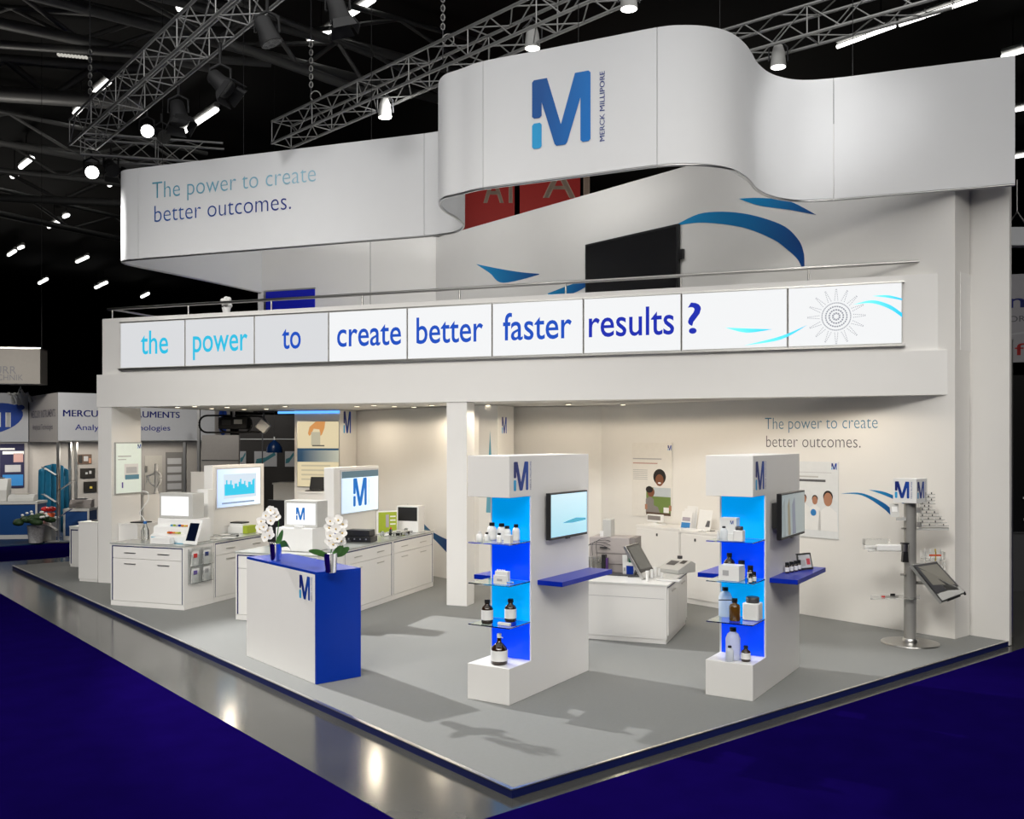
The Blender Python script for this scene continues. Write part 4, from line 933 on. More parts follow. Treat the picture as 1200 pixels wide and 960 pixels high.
patch(t,W_,H_,.03,.775,.75,.79,PAPERG,name='text_line'); patch(t,W_,H_,.03,.715,.65,.73,mat('rose_print',(.50,.30,.27),.6),name='text_line')
for i in range(6): patch(t,W_,H_,.03,.50+.025*i,.40,.51+.025*i,mat('pale_text_print',(.5,.5,.49),.6),name='text_line')
MB().disc(W_*.70,H_*.545,W_*.155,H_*.105,-.0025,20).build('hair_print', HAIR, t, fix=False); MB().disc(W_*.70,H_*.50,W_*.10,H_*.08,-.003,18).build('face_print', SKIND, t, fix=False)
MB().disc(W_*.70,H_*.462,W_*.04,H_*.012,-.0035,12).build('smile_print', PAPER, t, fix=False)
patch(t,W_,H_,.37,.03,.97,.40,mat('green_photo_print',(.16,.24,.06),.6),-.0022,'photo_print')
patch(t,W_,H_,.55,.28,.97,.40,mat('sky_photo_print',(.50,.55,.58),.6),-.003,'sky_print')
patch(t,W_,H_,0,0,0,0,mat('grey_shirt_print',(.24,.22,.21),.6),-.0035,'figure_print',[(.36,.05),(.72,.05),(.66,.14),(.56,.16),(.56,.24),(.47,.28),(.36,.24)])
MB().disc(W_*.49,H_*.335,W_*.09,H_*.065,-.004,16).build('head_print', SKIND, t, fix=False); MB().disc(W_*.45,H_*.37,W_*.09,H_*.045,-.0045,16).build('hair_print', HAIR, t, fix=False)
patch(t,W_,H_,.37,.03,.97,.065,mat('brown_photo_print',(.10,.06,.04),.6),-.004,'bench_print'); patch(t,W_,H_,.80,.07,.93,.14,PAPER,-.004,'cup_print')
for x in (.34,.93): patch(t,W_,H_,x,.10,x+.06,.17,SKIN,-.005,'finger_print')
t, W_, H_ = poster_on(wrp, -.016, 926, 982, 541, 630, 'wall poster with three people in white coats', mat('cool_poster_white',(.72,.74,.75),.6))
logo(t, W_*.87, -.002, H_*.90, .085, 1, words=False)
patch(t,W_,H_,.0,.855,.87,.86,PAPERG,name='text_line'); patch(t,W_,H_,.05,.79,.60,.81,mat('pale_text_print',(.5,.5,.49),.6),name='text_line'); patch(t,W_,H_,.08,.735,.75,.765,TXTG,name='text_line')
for cx_, cz_, r_ in ((.30,.50,.06),(.53,.49,.065),(.80,.51,.105)):
    patch(t,W_,H_,0,0,0,0,PAPER,-.002,'coat_print',[(cx_-r_*2.0,.10),(cx_+r_*1.9,.10),(cx_+r_*1.7,cz_-r_*1.6),(cx_,cz_-r_*.7),(cx_-r_*1.7,cz_-r_*1.6)])
    MB().disc(W_*cx_,H_*(cz_+r_*.35),W_*r_*.95,H_*r_*.75,-.003,16).build('hair_print', HAIR, t, fix=False); MB().disc(W_*cx_,H_*cz_,W_*r_*.85,H_*r_*.85,-.0035,16).build('face_print', SKIN, t, fix=False)
MB().disc(W_*.50,H_*.33,W_*.06,H_*.045,-.004,14).build('badge_print', mat('print_blue',(.03,.20,.50),.5), t, fix=False)
patch(t,W_,H_,0,0,0,0,mat('print_blue',(.03,.20,.50),.5),-.004,'streak_print',[(.0,.42),(.10,.47),(.05,.42),(.0,.36)])
# things on the sideboards
def sbp(px, py, z): return onz(px, py, z)
hz = hS+.022
p = SBF.w(sbx(768,-.25), -.25, hz)
t = thing('desktop_printer', 'white desktop computer with grey panel under the portrait poster', 'computer', p, SBF.rz)
MB().lathe([(.17,0),(.17,.012),(.05,.02)],20).build('foot', WPLAST, t); MB().box(-.15,-.03,.04,.15,.03,.155).build('casing', WPLAST, t, bevel=.006); MB().box(-.13,-.034,.07,.13,-.031,.135).build('grey_panel', mat('taupe_plastic',(.22,.20,.19),.5), t); MB().box(-.04,-.02,.012,.04,.02,.04).build('neck', WPLAST, t)
p = SBF.w(sbx(806,-.3), -.30, hS+.002)
t = thing('leaflet_stand', 'leaflet stand with picture brochures on the sideboard', 'brochure holder', p, SBF.rz)
MB().prismx([(-.06,0),(.08,0),(.08,.012),(-.06,.012)],-.13,.13).build('foot', CLEAR, t)
for i in range(3):
    b = MB().prismx([(-.04+.035*i,.013),(-.036+.035*i,.013),(.01+.035*i,.26+.04*i),(.006+.035*i,.26+.04*i)], -.11+.02*i, .09+.02*i).build('brochure', PAPER, t)
MB().poly([(-.10,-.041,.02),(.07,-.041,.02),(.07,-.026,.10),(-.10,-.026,.10)]).build('blue_print', mat('print_blue',(.03,.20,.50),.5), t, fix=False); MB().poly([(-.09,-.022,.12),(.06,-.022,.12),(.06,.0,.22),(-.09,.0,.22)]).build('photo_print', mat('mauve_print',(.4,.36,.42),.6), t, fix=False)
p = SBF.w(sbx(826,-.3), -.30, hS+.002)
t = thing('leaflet_stand', 'leaflet stand with one white brochure by the right tower', 'brochure holder', p, SBF.rz)
MB().box(-.14,-.06,0,.14,.06,.012).build('foot', CLEAR, t); MB().prismx([(-.03,.013),(-.026,.013),(.034,.30),(.03,.30)],-.12,.12).build('brochure', PAPER, t)
MB().poly([(.02,-.022,.06),(.10,-.022,.06),(.10,-.004,.15),(.05,-.004,.15)]).build('photo_print', TXTG, t, fix=False)
p = SBF.w(sbx(812,-.42), -.42, hS+.002)
t = thing('mouse_keyboard', 'white curved keyboard lying on the right sideboard', 'keyboard', p, SBF.rz)
MB().prismx([(-.06,0),(.06,0),(.05,.03),(-.05,.015)],-.16,.16).build('casing', WPLAST, t, bevel=.008); MB().ball((.22,0,.016),.03,.045,.016).build('mouse', WPLAST, t)
# cable trailing behind the right tower
pts = [atd(836,652,11.0), atd(829,660,11.0), atd(829,668,11.0), atd(834,674,11.0)]
# ================================================================== PIPETTE STAND (right)
sb_ = onz(1066.5, 754, 0.0); ST = Fr(sb_.x, sb_.y, -47.6)
t = thing('product_stand', 'steel product stand with logo cube, racks and touchscreen', 'stand', (sb_.x, sb_.y, .002), ST.rz)
MB().lathe([(.325,0),(.325,.012),(.30,.016)],40).build('base_plate', STEEL, t); MB().lathe([(.085,.017),(.085,.05),(.075,.06)],24).build('collar', ALU, t)
MB().lathe([(.068,.06),(.068,1.655)],24).build('pole', mat('satin_grey_pole',(.33,.325,.31),.38,.35), t)
cb = MB().box(-.14,-.14,1.656,.14,.14,1.94).build('logo_cube', WPLAST, t, bevel=.003)
logo(cb, -.115, -.1415, 1.71, .195, .95); logo(cb, .1415, -.115, 1.71, .195, .95, R(90))
# directions in stand space: vector helper for world-right (screen right)
wr_ = Vector((math.cos(-ST.rz), math.sin(-ST.rz), 0)); wb_ = Vector((-math.sin(-ST.rz), math.cos(-ST.rz), 0))
def sp(px, py, dd=0.0):
    q = atd(px, py, sb_.y+dd); l = ST.l(q); return (l[0], l[1], q.z)
def slabp(name, px0, px1, py, d0, d1, th, m, par=None):
    """horizontal plate spanning bearings px0..px1 at height of py, depth offsets d0..d1 about the pole"""
    z = sp(px0, py)[2]; a, b_, c, d = sp(px0,py,d0), sp(px1,py,d0), sp(px1,py,d1), sp(px0,py,d1)
    return MB().prism([(q[0],q[1]) for q in (a,b_,c,d)], z, z+th).build(name, m, par or t)
slabp('glass_arm', 1017, 1060, 645.5, -.12, .08, .008, CLEAR); slabp('glass_arm', 1020, 1078, 700, -.16, .10, .008, CLEAR); slabp('glass_arm', 1050, 1062, 610, -.06, .06, .03, GREYP)
slabp('glass_arm', 1075, 1112, 621, -.08, .10, .02, GREYP); slabp('glass_arm', 1056, 1062, 620, -.05, .05, .01, STEEL); slabp('glass_arm', 1055, 1062, 674, -.05, .05, .01, STEEL)
# tiered tip rack
rk = slabp('rack_back', 1076, 1081, 619, -.02, .02, .38, CLEAR)
for i in range(11):
    py = 617-i*3.7; L = 1112-i*2.2 if i < 8 else 1096
    if i in (3,4,5,6): L -= (i-2)*1.6
    r_ = slabp('rack_tier', 1078, L, py, -.05, .05, .006, GREYP, t)
    for k in range(4):
        q0 = sp(1081+k*(L-1084)/3.4, py-.6, -.03); q1 = (q0[0], q0[1], q0[2]+.022)
        rod('pipette_tip', q0, q1, .007, DARKG if (k+i) % 2 else WPLAST, t)
for py in (598, 615): 
    a = sp(1077, py, -.10); MB().box(a[0]-.02,a[1]-.02,a[2]-.03,a[0]+.02,a[1]+.02,a[2]+.03).build('clamp', STEEL, t)
# white device and pipette on the left arm
t0_ = t
q = atd(1030, 641, sb_.y-.02); t = thing('product_box', 'clear lidded white box on the left glass arm of the stand', 'box', (q.x, q.y, sp(1017,645.5)[2]+.011), R(0))
MB().box(-.15,.03,.0,.15,.13,.05).build('lower_tray', WPLAST, t); MB().box(-.15,.03,.051,.15,.13,.12).build('lid', CLEAR, t, bevel=.003)
t = thing('electronic_pipette', 'white electronic pipette with black grip on the stand', 'pipette', (q.x+.02, q.y-.07, sp(1017,645.5)[2]+.010), R(-3))
MB().box(-.08,-.04,0,.20,.03,.075).build('barrel', WPLAST, t, bevel=.012); MB().tube([(-.21,0,.03),(-.08,0,.04)],[.004,.018],8).build('tip', GREYP, t)
MB().lathe([(.04,-.005),(.04,.08)],16,.25,0).build('head', STEEL, t); MB().prismy([(.215,-.13),(.285,-.13),(.275,-.006),(.225,-.006)],-.03,.03).build('grip', BLACK, t); MB().box(.21,-.035,.081,.29,.035,.095).build('top_cap', BLACK, t)
# leaflet leaning on the upper left arm
q = sp(1050, 606, -.02); qw = atd(1049, 606, sb_.y-.02)
t = thing('grey_leaflet', 'small grey leaflet holder at the upper left of the stand', 'leaflet', qw, R(-10))
MB().prismx([(0,0),(.006,0),(.07,.15),(.064,.15)],-.05,.05).build('sheet', GREYP, t); MB().poly([(-.03,.02,.06),(.03,.02,.06),(.03,.045,.12),(-.03,.045,.12)]).build('print', PAPER, t, fix=False)
# red-lined tube rack at the right
qw = atd(1092, 667, sb_.y+.12)
t = thing('tube_rack', 'clear tube rack with red line right of the pole', 'rack', qw, R(-4))
MB().box(-.12,-.05,0,.14,.05,.10).build('lower_tray', CLEAR, t, bevel=.003); MB().box(-.12,-.05,.12,.14,.05,.21).build('upper_tray', CLEAR, t, bevel=.003)
MB().box(-.05,-.056,.16,.09,-.051,.18).build('red_line', mat('orange_red_strip',(.65,.10,.03),.5), t); MB().box(-.10,-.056,.05,-.085,-.051,.085).build('red_mark', RED, t)
for i in range(4): MB().lathe([(.008,.1),(.008,.24)],8,-.08+.06*i,0).build('tube', [WPLAST,WPLAST,YELLOW,WPLAST][i], t)
MB().box(-.20,-.01,.05,-.121,.01,.07).build('bracket', STEEL, t)
# small things on the lower arm
qw = atd(1046, 699, sb_.y-.06); t = thing('thin_probe', 'slim probes lying on the lower glass arm', 'probe', (qw.x, qw.y, sp(1020,700)[2]+.012), 0)
MB().tube([(-.13,0,.006),(.08,.02,.006)],.006,6).build('probe_rod', STEEL, t); MB().tube([(-.13,0,.006),(-.09,.003,.006)],.009,6).build('red_end', RED, t); MB().box(.0,.05,0,.05,.07,.03).build('black_clip', BLACK, t)
# touchscreen terminal
C4 = [atd(1068,661.5,sb_.y-.20), atd(1097.5,657.5,sb_.y+.06), atd(1132,695,sb_.y-.16), atd(1104,706,sb_.y-.42)]
qc = sum(C4, Vector())/4
t = thing('touch_terminal', 'tilted grey touchscreen terminal mounted on the steel stand', 'terminal', qc)
tp = slate(t, C4, qc, .04, ALU)
MB().poly([tp(.04,.03,.003),tp(.96,.03,.003),tp(.96,.78,.003),tp(.04,.78,.003)]).build('bezel', DARKG, t, fix=False)
MB().poly([tp(.14,.09,.005),tp(.90,.09,.005),tp(.90,.72,.005),tp(.14,.58,.005)]).build('display', mat('taupe_display',(.23,.22,.19),.3), t, fix=False)
MB().poly([tp(.04,.80,.003),tp(.96,.80,.003),tp(.96,.97,.003),tp(.04,.97,.003)]).build('lower_plate', GREYP, t, fix=False)
c1, c2 = Vector(tp(.25,1.0,-.01)), Vector(tp(.75,1.0,-.01)); MB().tube([c1, c2], .014, 8).build('card_slot', BLACK, t)
MB().tube([Vector(tp(.97,.96,.0)), Vector(tp(.99,1.02,-.02))], .014, 8).build('corner_clip', BLACK, t)
MB().tube([Vector(tp(.3,.5,-.045)), Vector((sb_.x-qc.x+.05, sb_.y-qc.y, tp(.3,.5)[2]-.05))], .02, 8).build('mount_arm', STEEL, t)
# ================================================================== LEFT END: posters, pedestals
t = FA.thing('framed_poster', 'framed pale poster with product picture on the left column', 'poster', 0, 0, 0)
xs = XL+.30
y0, z1 = FA.hx(135, 518.5, xs+.02); _, z0 = FA.hx(135, 580, xs+.02); y1 = FA.hx(167.3, 517, xs+.02)[0]
y1 = min(y1, .71)
MB().box(xs+.001,y0,z0,xs+.018,y1,z1).build('frame', mat('grey_frame',(.35,.36,.35),.5), t)
X_ = xs+.0195; dy, dz = y1-y0, z1-z0
def pp(a, b, c, d, m, o_=0, name='printed_patch'):
    return MB().poly([(X_+o_,y0+a*dy,z0+b*dz),(X_+o_,y0+c*dy,z0+b*dz),(X_+o_,y0+c*dy,z0+d*dz),(X_+o_,y0+a*dy,z0+d*dz)]).build(name, m, t, fix=False)
pp(.03,.02,.97,.98,mat('backlit_poster',(.70,.78,.72),.5,emit=.25),0,'sheet'); pp(.33,.30,.85,.58,PAPER,.001,'device_print'); pp(.36,.28,.88,.37,mat('steel_blue_print',(.12,.30,.42),.5),.002,'device_print'); pp(.40,.40,.80,.52,mat('pale_grey_print',(.55,.56,.58),.6),.002,'device_print')
pp(.10,.72,.58,.74,mat('pale_text_print',(.5,.5,.49),.6),.001,'text_line'); pp(.10,.66,.40,.675,mat('pale_text_print',(.5,.5,.49),.6),.001,'text_line'); pp(.24,.12,.29,.23,mat('violet_print',(.12,.08,.35),.6),.001,'badge_print')
inst(logomesh('d'), 'printed_logo', t, (X_+.001,y0+.83*dy,z0+.88*dz),(0,0,R(90)),(.09,1,.075))
def pedestal(fr, y, px0, px1, py_top, py_bot, depth, label, name='pedestal', navy=False):
    x0, _ = fr.hy(px0, py_bot, y); x1, _ = fr.hy(px1, py_bot, y); h = fr.hy((px0+px1)/2, py_top, y)[1]
    t = fr.thing(name, label, 'pedestal', x0, y, .003)
    MB().box(0,0,.04,x1-x0,depth,h-.02).build('body', WHITE, t, bevel=.002); MB().box(-.005,-.005,h-.0195,x1-x0+.005,depth,h).build('top', WHITE, t); MB().box(.01,.01,0,x1-x0-.01,depth-.01,.04).build('plinth', WHITE, t)
    if navy: MB().box(.03,-.004,.06,.05,-.0005,h-.06).build('navy_edge', NAVY, t); MB().box(.05,-.004,h-.08,x1-x0-.02,-.0005,h-.06).build('navy_edge', NAVY, t)
    return t, x0, x1, h
t, x0, x1, h = pedestal(FA, .02, 92, 114.3, 612, 683, .6, 'white pedestal left of the end column')
p = FA.w((x0+x1)/2+.06, .3, h+.002)
tt = thing('flat_tablet','flat black tablet on the pedestal left of the column','tablet',p,FA.rz); MB().box(-.14,-.12,0,.13,.12,.02).build('casing',BLACK,tt,bevel=.003); MB().box(-.12,-.10,.0205,.11,.10,.022).build('display',DARKG,tt)
tt = FA.thing('blue_canister','blue canister behind the pedestal tablet','canister',x0+.06,.64,.003); MB().lathe([(.10,0),(.10,1.28),(.09,1.29)],18,.1,.1).build('body',mat('mid_blue_plastic',(.03,.15,.45),.4),tt); MB().lathe([(.08,1.291),(.08,1.32)],16,.1,.1).build('lid',WPLAST,tt)
tt = FA.thing('white_cabinet','tall white cabinet block behind the pedestal','cabinet',x0+.10,.90,.003); MB().box(0,0,0,.5,.4,1.42).build('body',WHITE,tt); MB().box(.01,-.012,.05,.49,-.001,1.38).build('door',WHITE,tt)
pedestal(FA, 1.4, 81.5, 92.5, 617, 661, .5, 'low white cabinet with navy edge at the platform end', 'low_cabinet', True)
t, x0, x1, h = FA.thing('pedestal','white pedestal beside the column under a black tablet','pedestal',XL+.31,.16,.003), XL+.31, XL+.7, .985
MB().box(0,0,.04,.40,.55,.96).build('body',WHITE,t,bevel=.002); MB().box(-.002,-.004,.9605,.404,.555,.985).build('top',WHITE,t); MB().box(.01,.01,0,.39,.54,.04).build('plinth',WHITE,t)
tt = thing('flat_tablet','flat black tablet right of the left column','tablet',FA.w(XL+.55,.42,.988),FA.rz); MB().box(-.12,-.12,0,.13,.12,.02).build('casing',BLACK,tt,bevel=.003); MB().box(-.10,-.10,.0205,.11,.10,.022).build('display',DARKG,tt)
# white robot-like sculpture on its own pedestal behind the island
q = atd(183, 585, 17.9); NP = Fr(q.x, q.y, FA.deg)
t = NP.thing('pedestal','white pedestal carrying the white stand sculpture','pedestal',-.18,-.15,.003); MB().box(0,0,.04,.36,.36,q.z-.02).build('body',WHITE,t); MB().box(-.01,-.01,q.z-.0195,.37,.37,q.z-.002).build('top',WHITE,t); MB().box(.02,.02,0,.34,.34,.04).build('plinth',WHITE,t)
t = NP.thing('water_dispenser_arm','white arm shaped water dispenser on a domed foot','dispenser',0,0,q.z)
MB().lathe([(.15,0),(.15,.03),(.06,.07),(.04,.14),(.03,.16)],20).build('foot',WPLAST,t); MB().tube([(0,0,.16),(0,0,.66)],.03,10).build('column',WPLAST,t)
MB().tube(smooth([(.0,0,.52),(.09,0,.46),(.09,0,.32),(.0,0,.20)],5),.022,8).build('loop_arm',WPLAST,t); MB().tube(smooth([(0,0,.5),(-.10,0,.46),(-.22,0,.43)],5),.018,8).build('dispensing_arm',WPLAST,t); MB().tube(smooth([(-.02,0,.24),(-.14,0,.30),(-.19,0,.42)],5),.016,8).build('tube_arm',WPLAST,t)
MB().tube([(-.22,0,.43),(-.22,0,.30)],.012,8).build('nozzle',GREYP,t); MB().box(-.24,-.02,.50,-.21,.02,.62).build('tag',GREYP,t)
# white partitions behind the left island
x0, x1, _, z1 = pxbox(FA, 1.9, 207, 243, 555, 640)
t = FA.thing('partition_panel','white low partition behind the analyser','partition',x0,2.3,.003); MB().box(0,0,0,x1-x0+.1,.12,z1).build('panel',WHITE,t,bevel=.003); MB().box(-.01,.0,z1+.0005,x1-x0+.11,.12,z1+.012).build('cap',WHITE,t)
x0, x1, _, z1 = pxbox(IA, 1.0, 230, 242.5, 574, 620)
t = IA.thing('paper_towel_dispenser','upright white dispenser box beside the left partition','dispenser',x0,1.02,zt+.001); MB().box(0,0,0,x1-x0,.14,z1-zt).build('casing',WPLAST,t,bevel=.006); MB().box(.02,-.03,.03,x1-x0-.02,-.001,.05).build('black_tray',BLACK,t)
# ================================================================== LIGHTBOX POSTER + podium
x0, z0 = lp.hy(348.5, 570, -.03); x1, z1 = lp.hy(397, 494, -.03)
t = lp.thing('backlit_poster', 'backlit poster with a hand holding a device', 'poster', x0, -.03, z0)
W_, H_ = x1-x0, z1-z0
MB().box(-.01,.0,-.01,W_+.008,.028,H_+.01).build('frame', ALU, t)
LBX = glow('lit_cream_print', (.78,.66,.42), .85)
patch(t,W_,H_,0,0,1,1,LBX,-.001,'lit_sheet'); patch(t,W_,H_,0,.38,1,.57,gradmat('lit_dark_blue_print',(.02,.06,.12),(.45,.48,.42),0,.1,1.0,emit=.5),-.002,'lit_print')
patch(t,W_,H_,0,.56,1,.59,glow('lit_teal_line',(.02,.10,.20),.6),-.003,'lit_print')
patch(t,W_,H_,0,0,0,0,glow('lit_hand',(.72,.32,.10),.8),-.003,'hand_print',[(.26,.82),(.30,.92),(.45,1.0),(.68,1.0),(.66,.90),(.60,.80),(.56,.78),(.54,.88),(.40,.89),(.33,.80),(.29,.78)])
patch(t,W_,H_,.34,.64,.56,.84,glow('lit_device',(.55,.50,.36),.8),-.004,'device_print'); patch(t,W_,H_,.36,.62,.66,.64,glow('lit_dark_line',(.12,.11,.09),.8),-.004,'device_print')
for i in range(4): patch(t,W_,H_,.10,.10+.07*i,.80,.125+.07*i,glow('lit_text_line',(.60,.52,.36),.8),-.002,'text_line')
tb = tag(MB().box(x0-.45,-.02,2.90,.0,-.002,2.945).build('light_strip', glow('lit_blue_strip',(.10,.35,1.0),1.6), None, (*lp.o,0), lp.rz), 'glowing blue light strip above the backlit poster', 'light strip')
q = atd(358, 576, 17.35); t = thing('podium', 'cream podium with laptop before the backlit poster', 'podium', (q.x, q.y, .003), FA.rz)
hP = q.z-.004; MB().box(-.15,0,.05,.62,.5,hP-.03).build('body', WHITE, t); MB().box(-.17,-.02,hP-.0295,.64,.52,hP).build('top', WHITE, t); MB().box(-.13,.02,0,.60,.48,.05).build('plinth', WHITE, t)
t = thing('laptop', 'open black laptop on the cream podium', 'laptop', (q.x+.12, q.y+.05, q.z+.001), FA.rz+R(8))
MB().box(-.15,0,0,.15,.2,.015).build('keyboard_base', BLACK, t); MB().prismx([(.19,.016),(.20,.016),(.27,.25),(.26,.25)],-.15,.15).build('lid', BLACK, t)
q = atd(389, 575, 17.45); t = thing('laptop', 'second black laptop half hidden by the right partition', 'laptop', (q.x+.05, q.y+.1, hP+.008), FA.rz+R(8)); MB().box(-.15,0,0,.15,.2,.015).build('keyboard_base', BLACK, t); MB().prismx([(.19,.016),(.20,.016),(.27,.25),(.26,.25)],-.15,.15).build('lid', BLACK, t)
# ================================================================== NEIGHBOUR STAND (left background)
NB = Fr(-11.4, 24.0, PL.deg)
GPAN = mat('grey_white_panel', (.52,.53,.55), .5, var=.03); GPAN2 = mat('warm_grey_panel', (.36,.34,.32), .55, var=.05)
struct(slab('floor_neighbour', NB, -9, -1.55, 16, 9, ZF, ZF+.03, mat('dark_teal_carpet',(.004,.03,.09),.9,var=.3)), 'dark blue carpeted floor of the neighbouring stand', 'floor')
t = NB.thing('fascia_sign', 'grey white sign panel reading mercury instruments', 'sign')
sg = MB().box(0,0,2.33,4.05,.05,3.58).build('panel', GPAN, t)
MB().box(0,-.012,2.33,4.05,-.001,2.37).build('bottom_profile', ALU, t)
def sgt(fr, par, s, m, xa, xb, ypx, cap, y=-.004, bold=0):
    x0, z0 = fr.hy(xa, ypx, y); x1, _ = fr.hy(xb, ypx, y); return text(s, m, par, x0, y, z0, x1-x0, cap, bold=bold)
SBL = mat('sign_blue',(.006,.015,.22),.5)
sgt(NB, t, 'MERCURY INSTRUMENTS', SBL, 74, 210.5, 488, .175, bold=.012)
sgt(NB, t, 'Analytical Technologies', SBL, 88, 199.5, 504, .15, bold=.004)
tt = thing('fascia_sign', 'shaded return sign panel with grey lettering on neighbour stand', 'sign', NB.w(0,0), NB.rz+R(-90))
MB().box(-3.0,0,2.33,-.005,.05,3.58).build('panel', GPAN2, tt)  # shade of this return is put into its panel and letter colours
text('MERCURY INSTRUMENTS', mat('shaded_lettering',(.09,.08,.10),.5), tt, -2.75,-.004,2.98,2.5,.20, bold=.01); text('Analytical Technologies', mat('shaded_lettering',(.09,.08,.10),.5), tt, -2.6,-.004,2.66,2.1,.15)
c_ = NB.w(0, 3.0); N2 = Fr(c_.x, c_.y, PL.deg)
tt = N2.thing('logo_sign', 'white sign panel with blue oval logo at the left', 'sign')
MB().box(-2.6,0,2.33,-.02,.05,3.66).build('panel', GPAN, tt)
ex0, ez0 = N2.hy(8, 491, -.004); 
ca,sa=math.cos(R(14)),math.sin(R(14))
MB().poly([(ex0-.36+.78*math.cos(k)*ca-.40*math.sin(k)*sa,-.004,ez0+.78*math.cos(k)*sa+.40*math.sin(k)*ca) for k in [2*math.pi*j/28 for j in range(28)]]).build('oval_print', mat('oval_blue',(.01,.05,.30),.5), tt, fix=False)
text('MI', PAPER, tt, ex0-.80, -.012, ez0-.22, .88, .42, bold=.012)
q = N2.hy(21.5, 477.5, -.006); MB().disc(q[0], q[1], .16, .085, -.006, 16).build('dot_print', mat('oval_blue',(.01,.05,.30),.5), tt, fix=False)
# right return with oval logo
c_ = NB.w(4.07, 0); 
tt = thing('logo_sign', 'narrow angled sign panel with oval logo right of the lettering', 'sign', c_, NB.rz+R(28))
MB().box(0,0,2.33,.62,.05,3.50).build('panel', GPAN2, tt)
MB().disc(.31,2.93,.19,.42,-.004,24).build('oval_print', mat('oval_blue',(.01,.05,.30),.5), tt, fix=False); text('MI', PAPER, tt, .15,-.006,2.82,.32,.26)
for (x_, y_, p_) in ((1.2,1.6,90),(3.4,1.5,90),(-1.4,1.8,70)):
    qq = NB.w(x_, y_, 2.30); spot('neighbour_inner_fill', qq, (qq.x, qq.y, 0), p_, (1,.93,.82), 179, .12, .1)  # unseen lamps added to brighten the stand's inner walls
# back walls of that stand
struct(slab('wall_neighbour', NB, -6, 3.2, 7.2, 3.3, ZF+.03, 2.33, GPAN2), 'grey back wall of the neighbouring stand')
struct(slab('wall_neighbour_front', N2, -2.6, .06, -.02, .12, ZF+.03, 2.33, GPAN2), 'grey wall under the oval logo panel')
def post(px, d, zt_, label):
    q = atd(px, 560, d); tt = thing('aluminium_post', label, 'post', (q.x,q.y,ZF+.031)); MB().box(-.035,-.035,0,.035,.035,zt_).build('shaft', ALU, tt); MB().box(-.06,-.06,-.0005,.06,.06,.01).build('foot', ALU, tt)
post(68.6, 23.9, 2.35, 'bright aluminium post under the sign corner'); post(82, 25.6, 2.35, 'thin aluminium post left of the small pictures'); post(89, 25.8, 2.35, 'aluminium post beside the small dark pictures')
post(216.5, 25.6, 2.35, 'aluminium post under the right sign corner'); post(233, 24.8, 3.2, 'tall thin post left of the beige partition')
NW = Fr(*NB.w(0,3.18)[:2], PL.deg)
def pic(px0, px1, pt, pb, label, m, cat='picture', fr=None, y=-.02, extra=()):
    fr = fr or NW
    x0, z0 = fr.hy(px0, pb, y); x1, _ = fr.hy(px1, pb, y); z0 = fr.hy((px0+px1)/2, pb, y)[1]; z1 = fr.hy((px0+px1)/2, pt, y)[1]
    tt = fr.thing('picture_board', label, cat, x0, y, z0); MB().box(0,0,0,x1-x0,.016,z1-z0).build('board', m, tt)
    for a,b,c,d,mm in extra: patch(tt, x1-x0, z1-z0, a,b,c,d, mm)
    return tt
DK1 = mat('black_photo_print',(.012,.010,.008),.5)
pic(90.3,107.5,532.5,544,'topmost small brown picture on the neighbour wall',mat('brown_photo_print',(.10,.06,.04),.6),extra=[(.1,.1,.35,.9,DK1),(.45,.3,.75,.8,PAPERG),(.8,.1,.95,.6,SKIN)])
pic(94,111.5,549,560.5,'middle small black picture on the neighbour wall',DK1,extra=[(.35,.4,.5,.6,PAPERG),(.6,.45,.75,.75,PAPERG)])
pic(98,113.5,564.5,577,'lowest small black picture with yellow glow',DK1,extra=[(.45,.35,.65,.55,YELLOW)])
pic(0,28.5,520,572,'dark blue poster with analyser picture under the logo panel',mat('dark_poster_print',(.012,.012,.05),.5),'poster',Fr(*N2.w(0,.055)[:2],PL.deg),extra=[(.0,.86,.6,.9,PAPER),(.1,.76,.98,.83,PAPER),(.55,.58,.95,.78,mat('rose_print',(.50,.30,.27),.6)),(.2,.36,.85,.52,PAPERG),(.1,.05,.95,.3,mat('print_blue',(.03,.20,.50),.5))])
pic(194.5,214.5,530,600,'grey framed board with rows of pictures',mat('mid_grey_board',(.16,.155,.15),.5),'board',extra=[(.08,.1+.14*i,.9,.2+.14*i,PAPERG) for i in range(6)])
pic(170,190,534,600,'pale panel behind the white dispenser arm',mat('pale_board',(.42,.40,.36),.5),'board')
# teal curtain
q0, q1 = atd(44,622,24.6), atd(81,622,25.2)
tt = thing('teal_curtain', 'teal cloth curtain hanging behind the leaflet rack', 'curtain', (q0.x,q0.y,ZF+.035), math.atan2(q1.y-q0.y,q1.x-q0.x))
Lc = (q1-q0).length; hC = atd(60,543,24.9).z-ZF-.05; v=[]; n=40
for i in range(n+1):
    u = i/n; y_ = .05*math.sin(u*30)+.03*math.sin(u*13); top = hC-(.18*(abs(u-.5)*2)**2)
    sx = (u-.5)*(.92)+.5
    v += [(u*Lc,y_*1.4,0),(sx*Lc,y_,top)]
b = MB(); b.add(v, [(2*i,2*i+2,2*i+3,2*i+1) for i in range(n)], 0, True); o = b.build('cloth', TEAL, tt, fix=False); sm = o.modifiers.new('thick','SOLIDIFY'); sm.thickness=.01
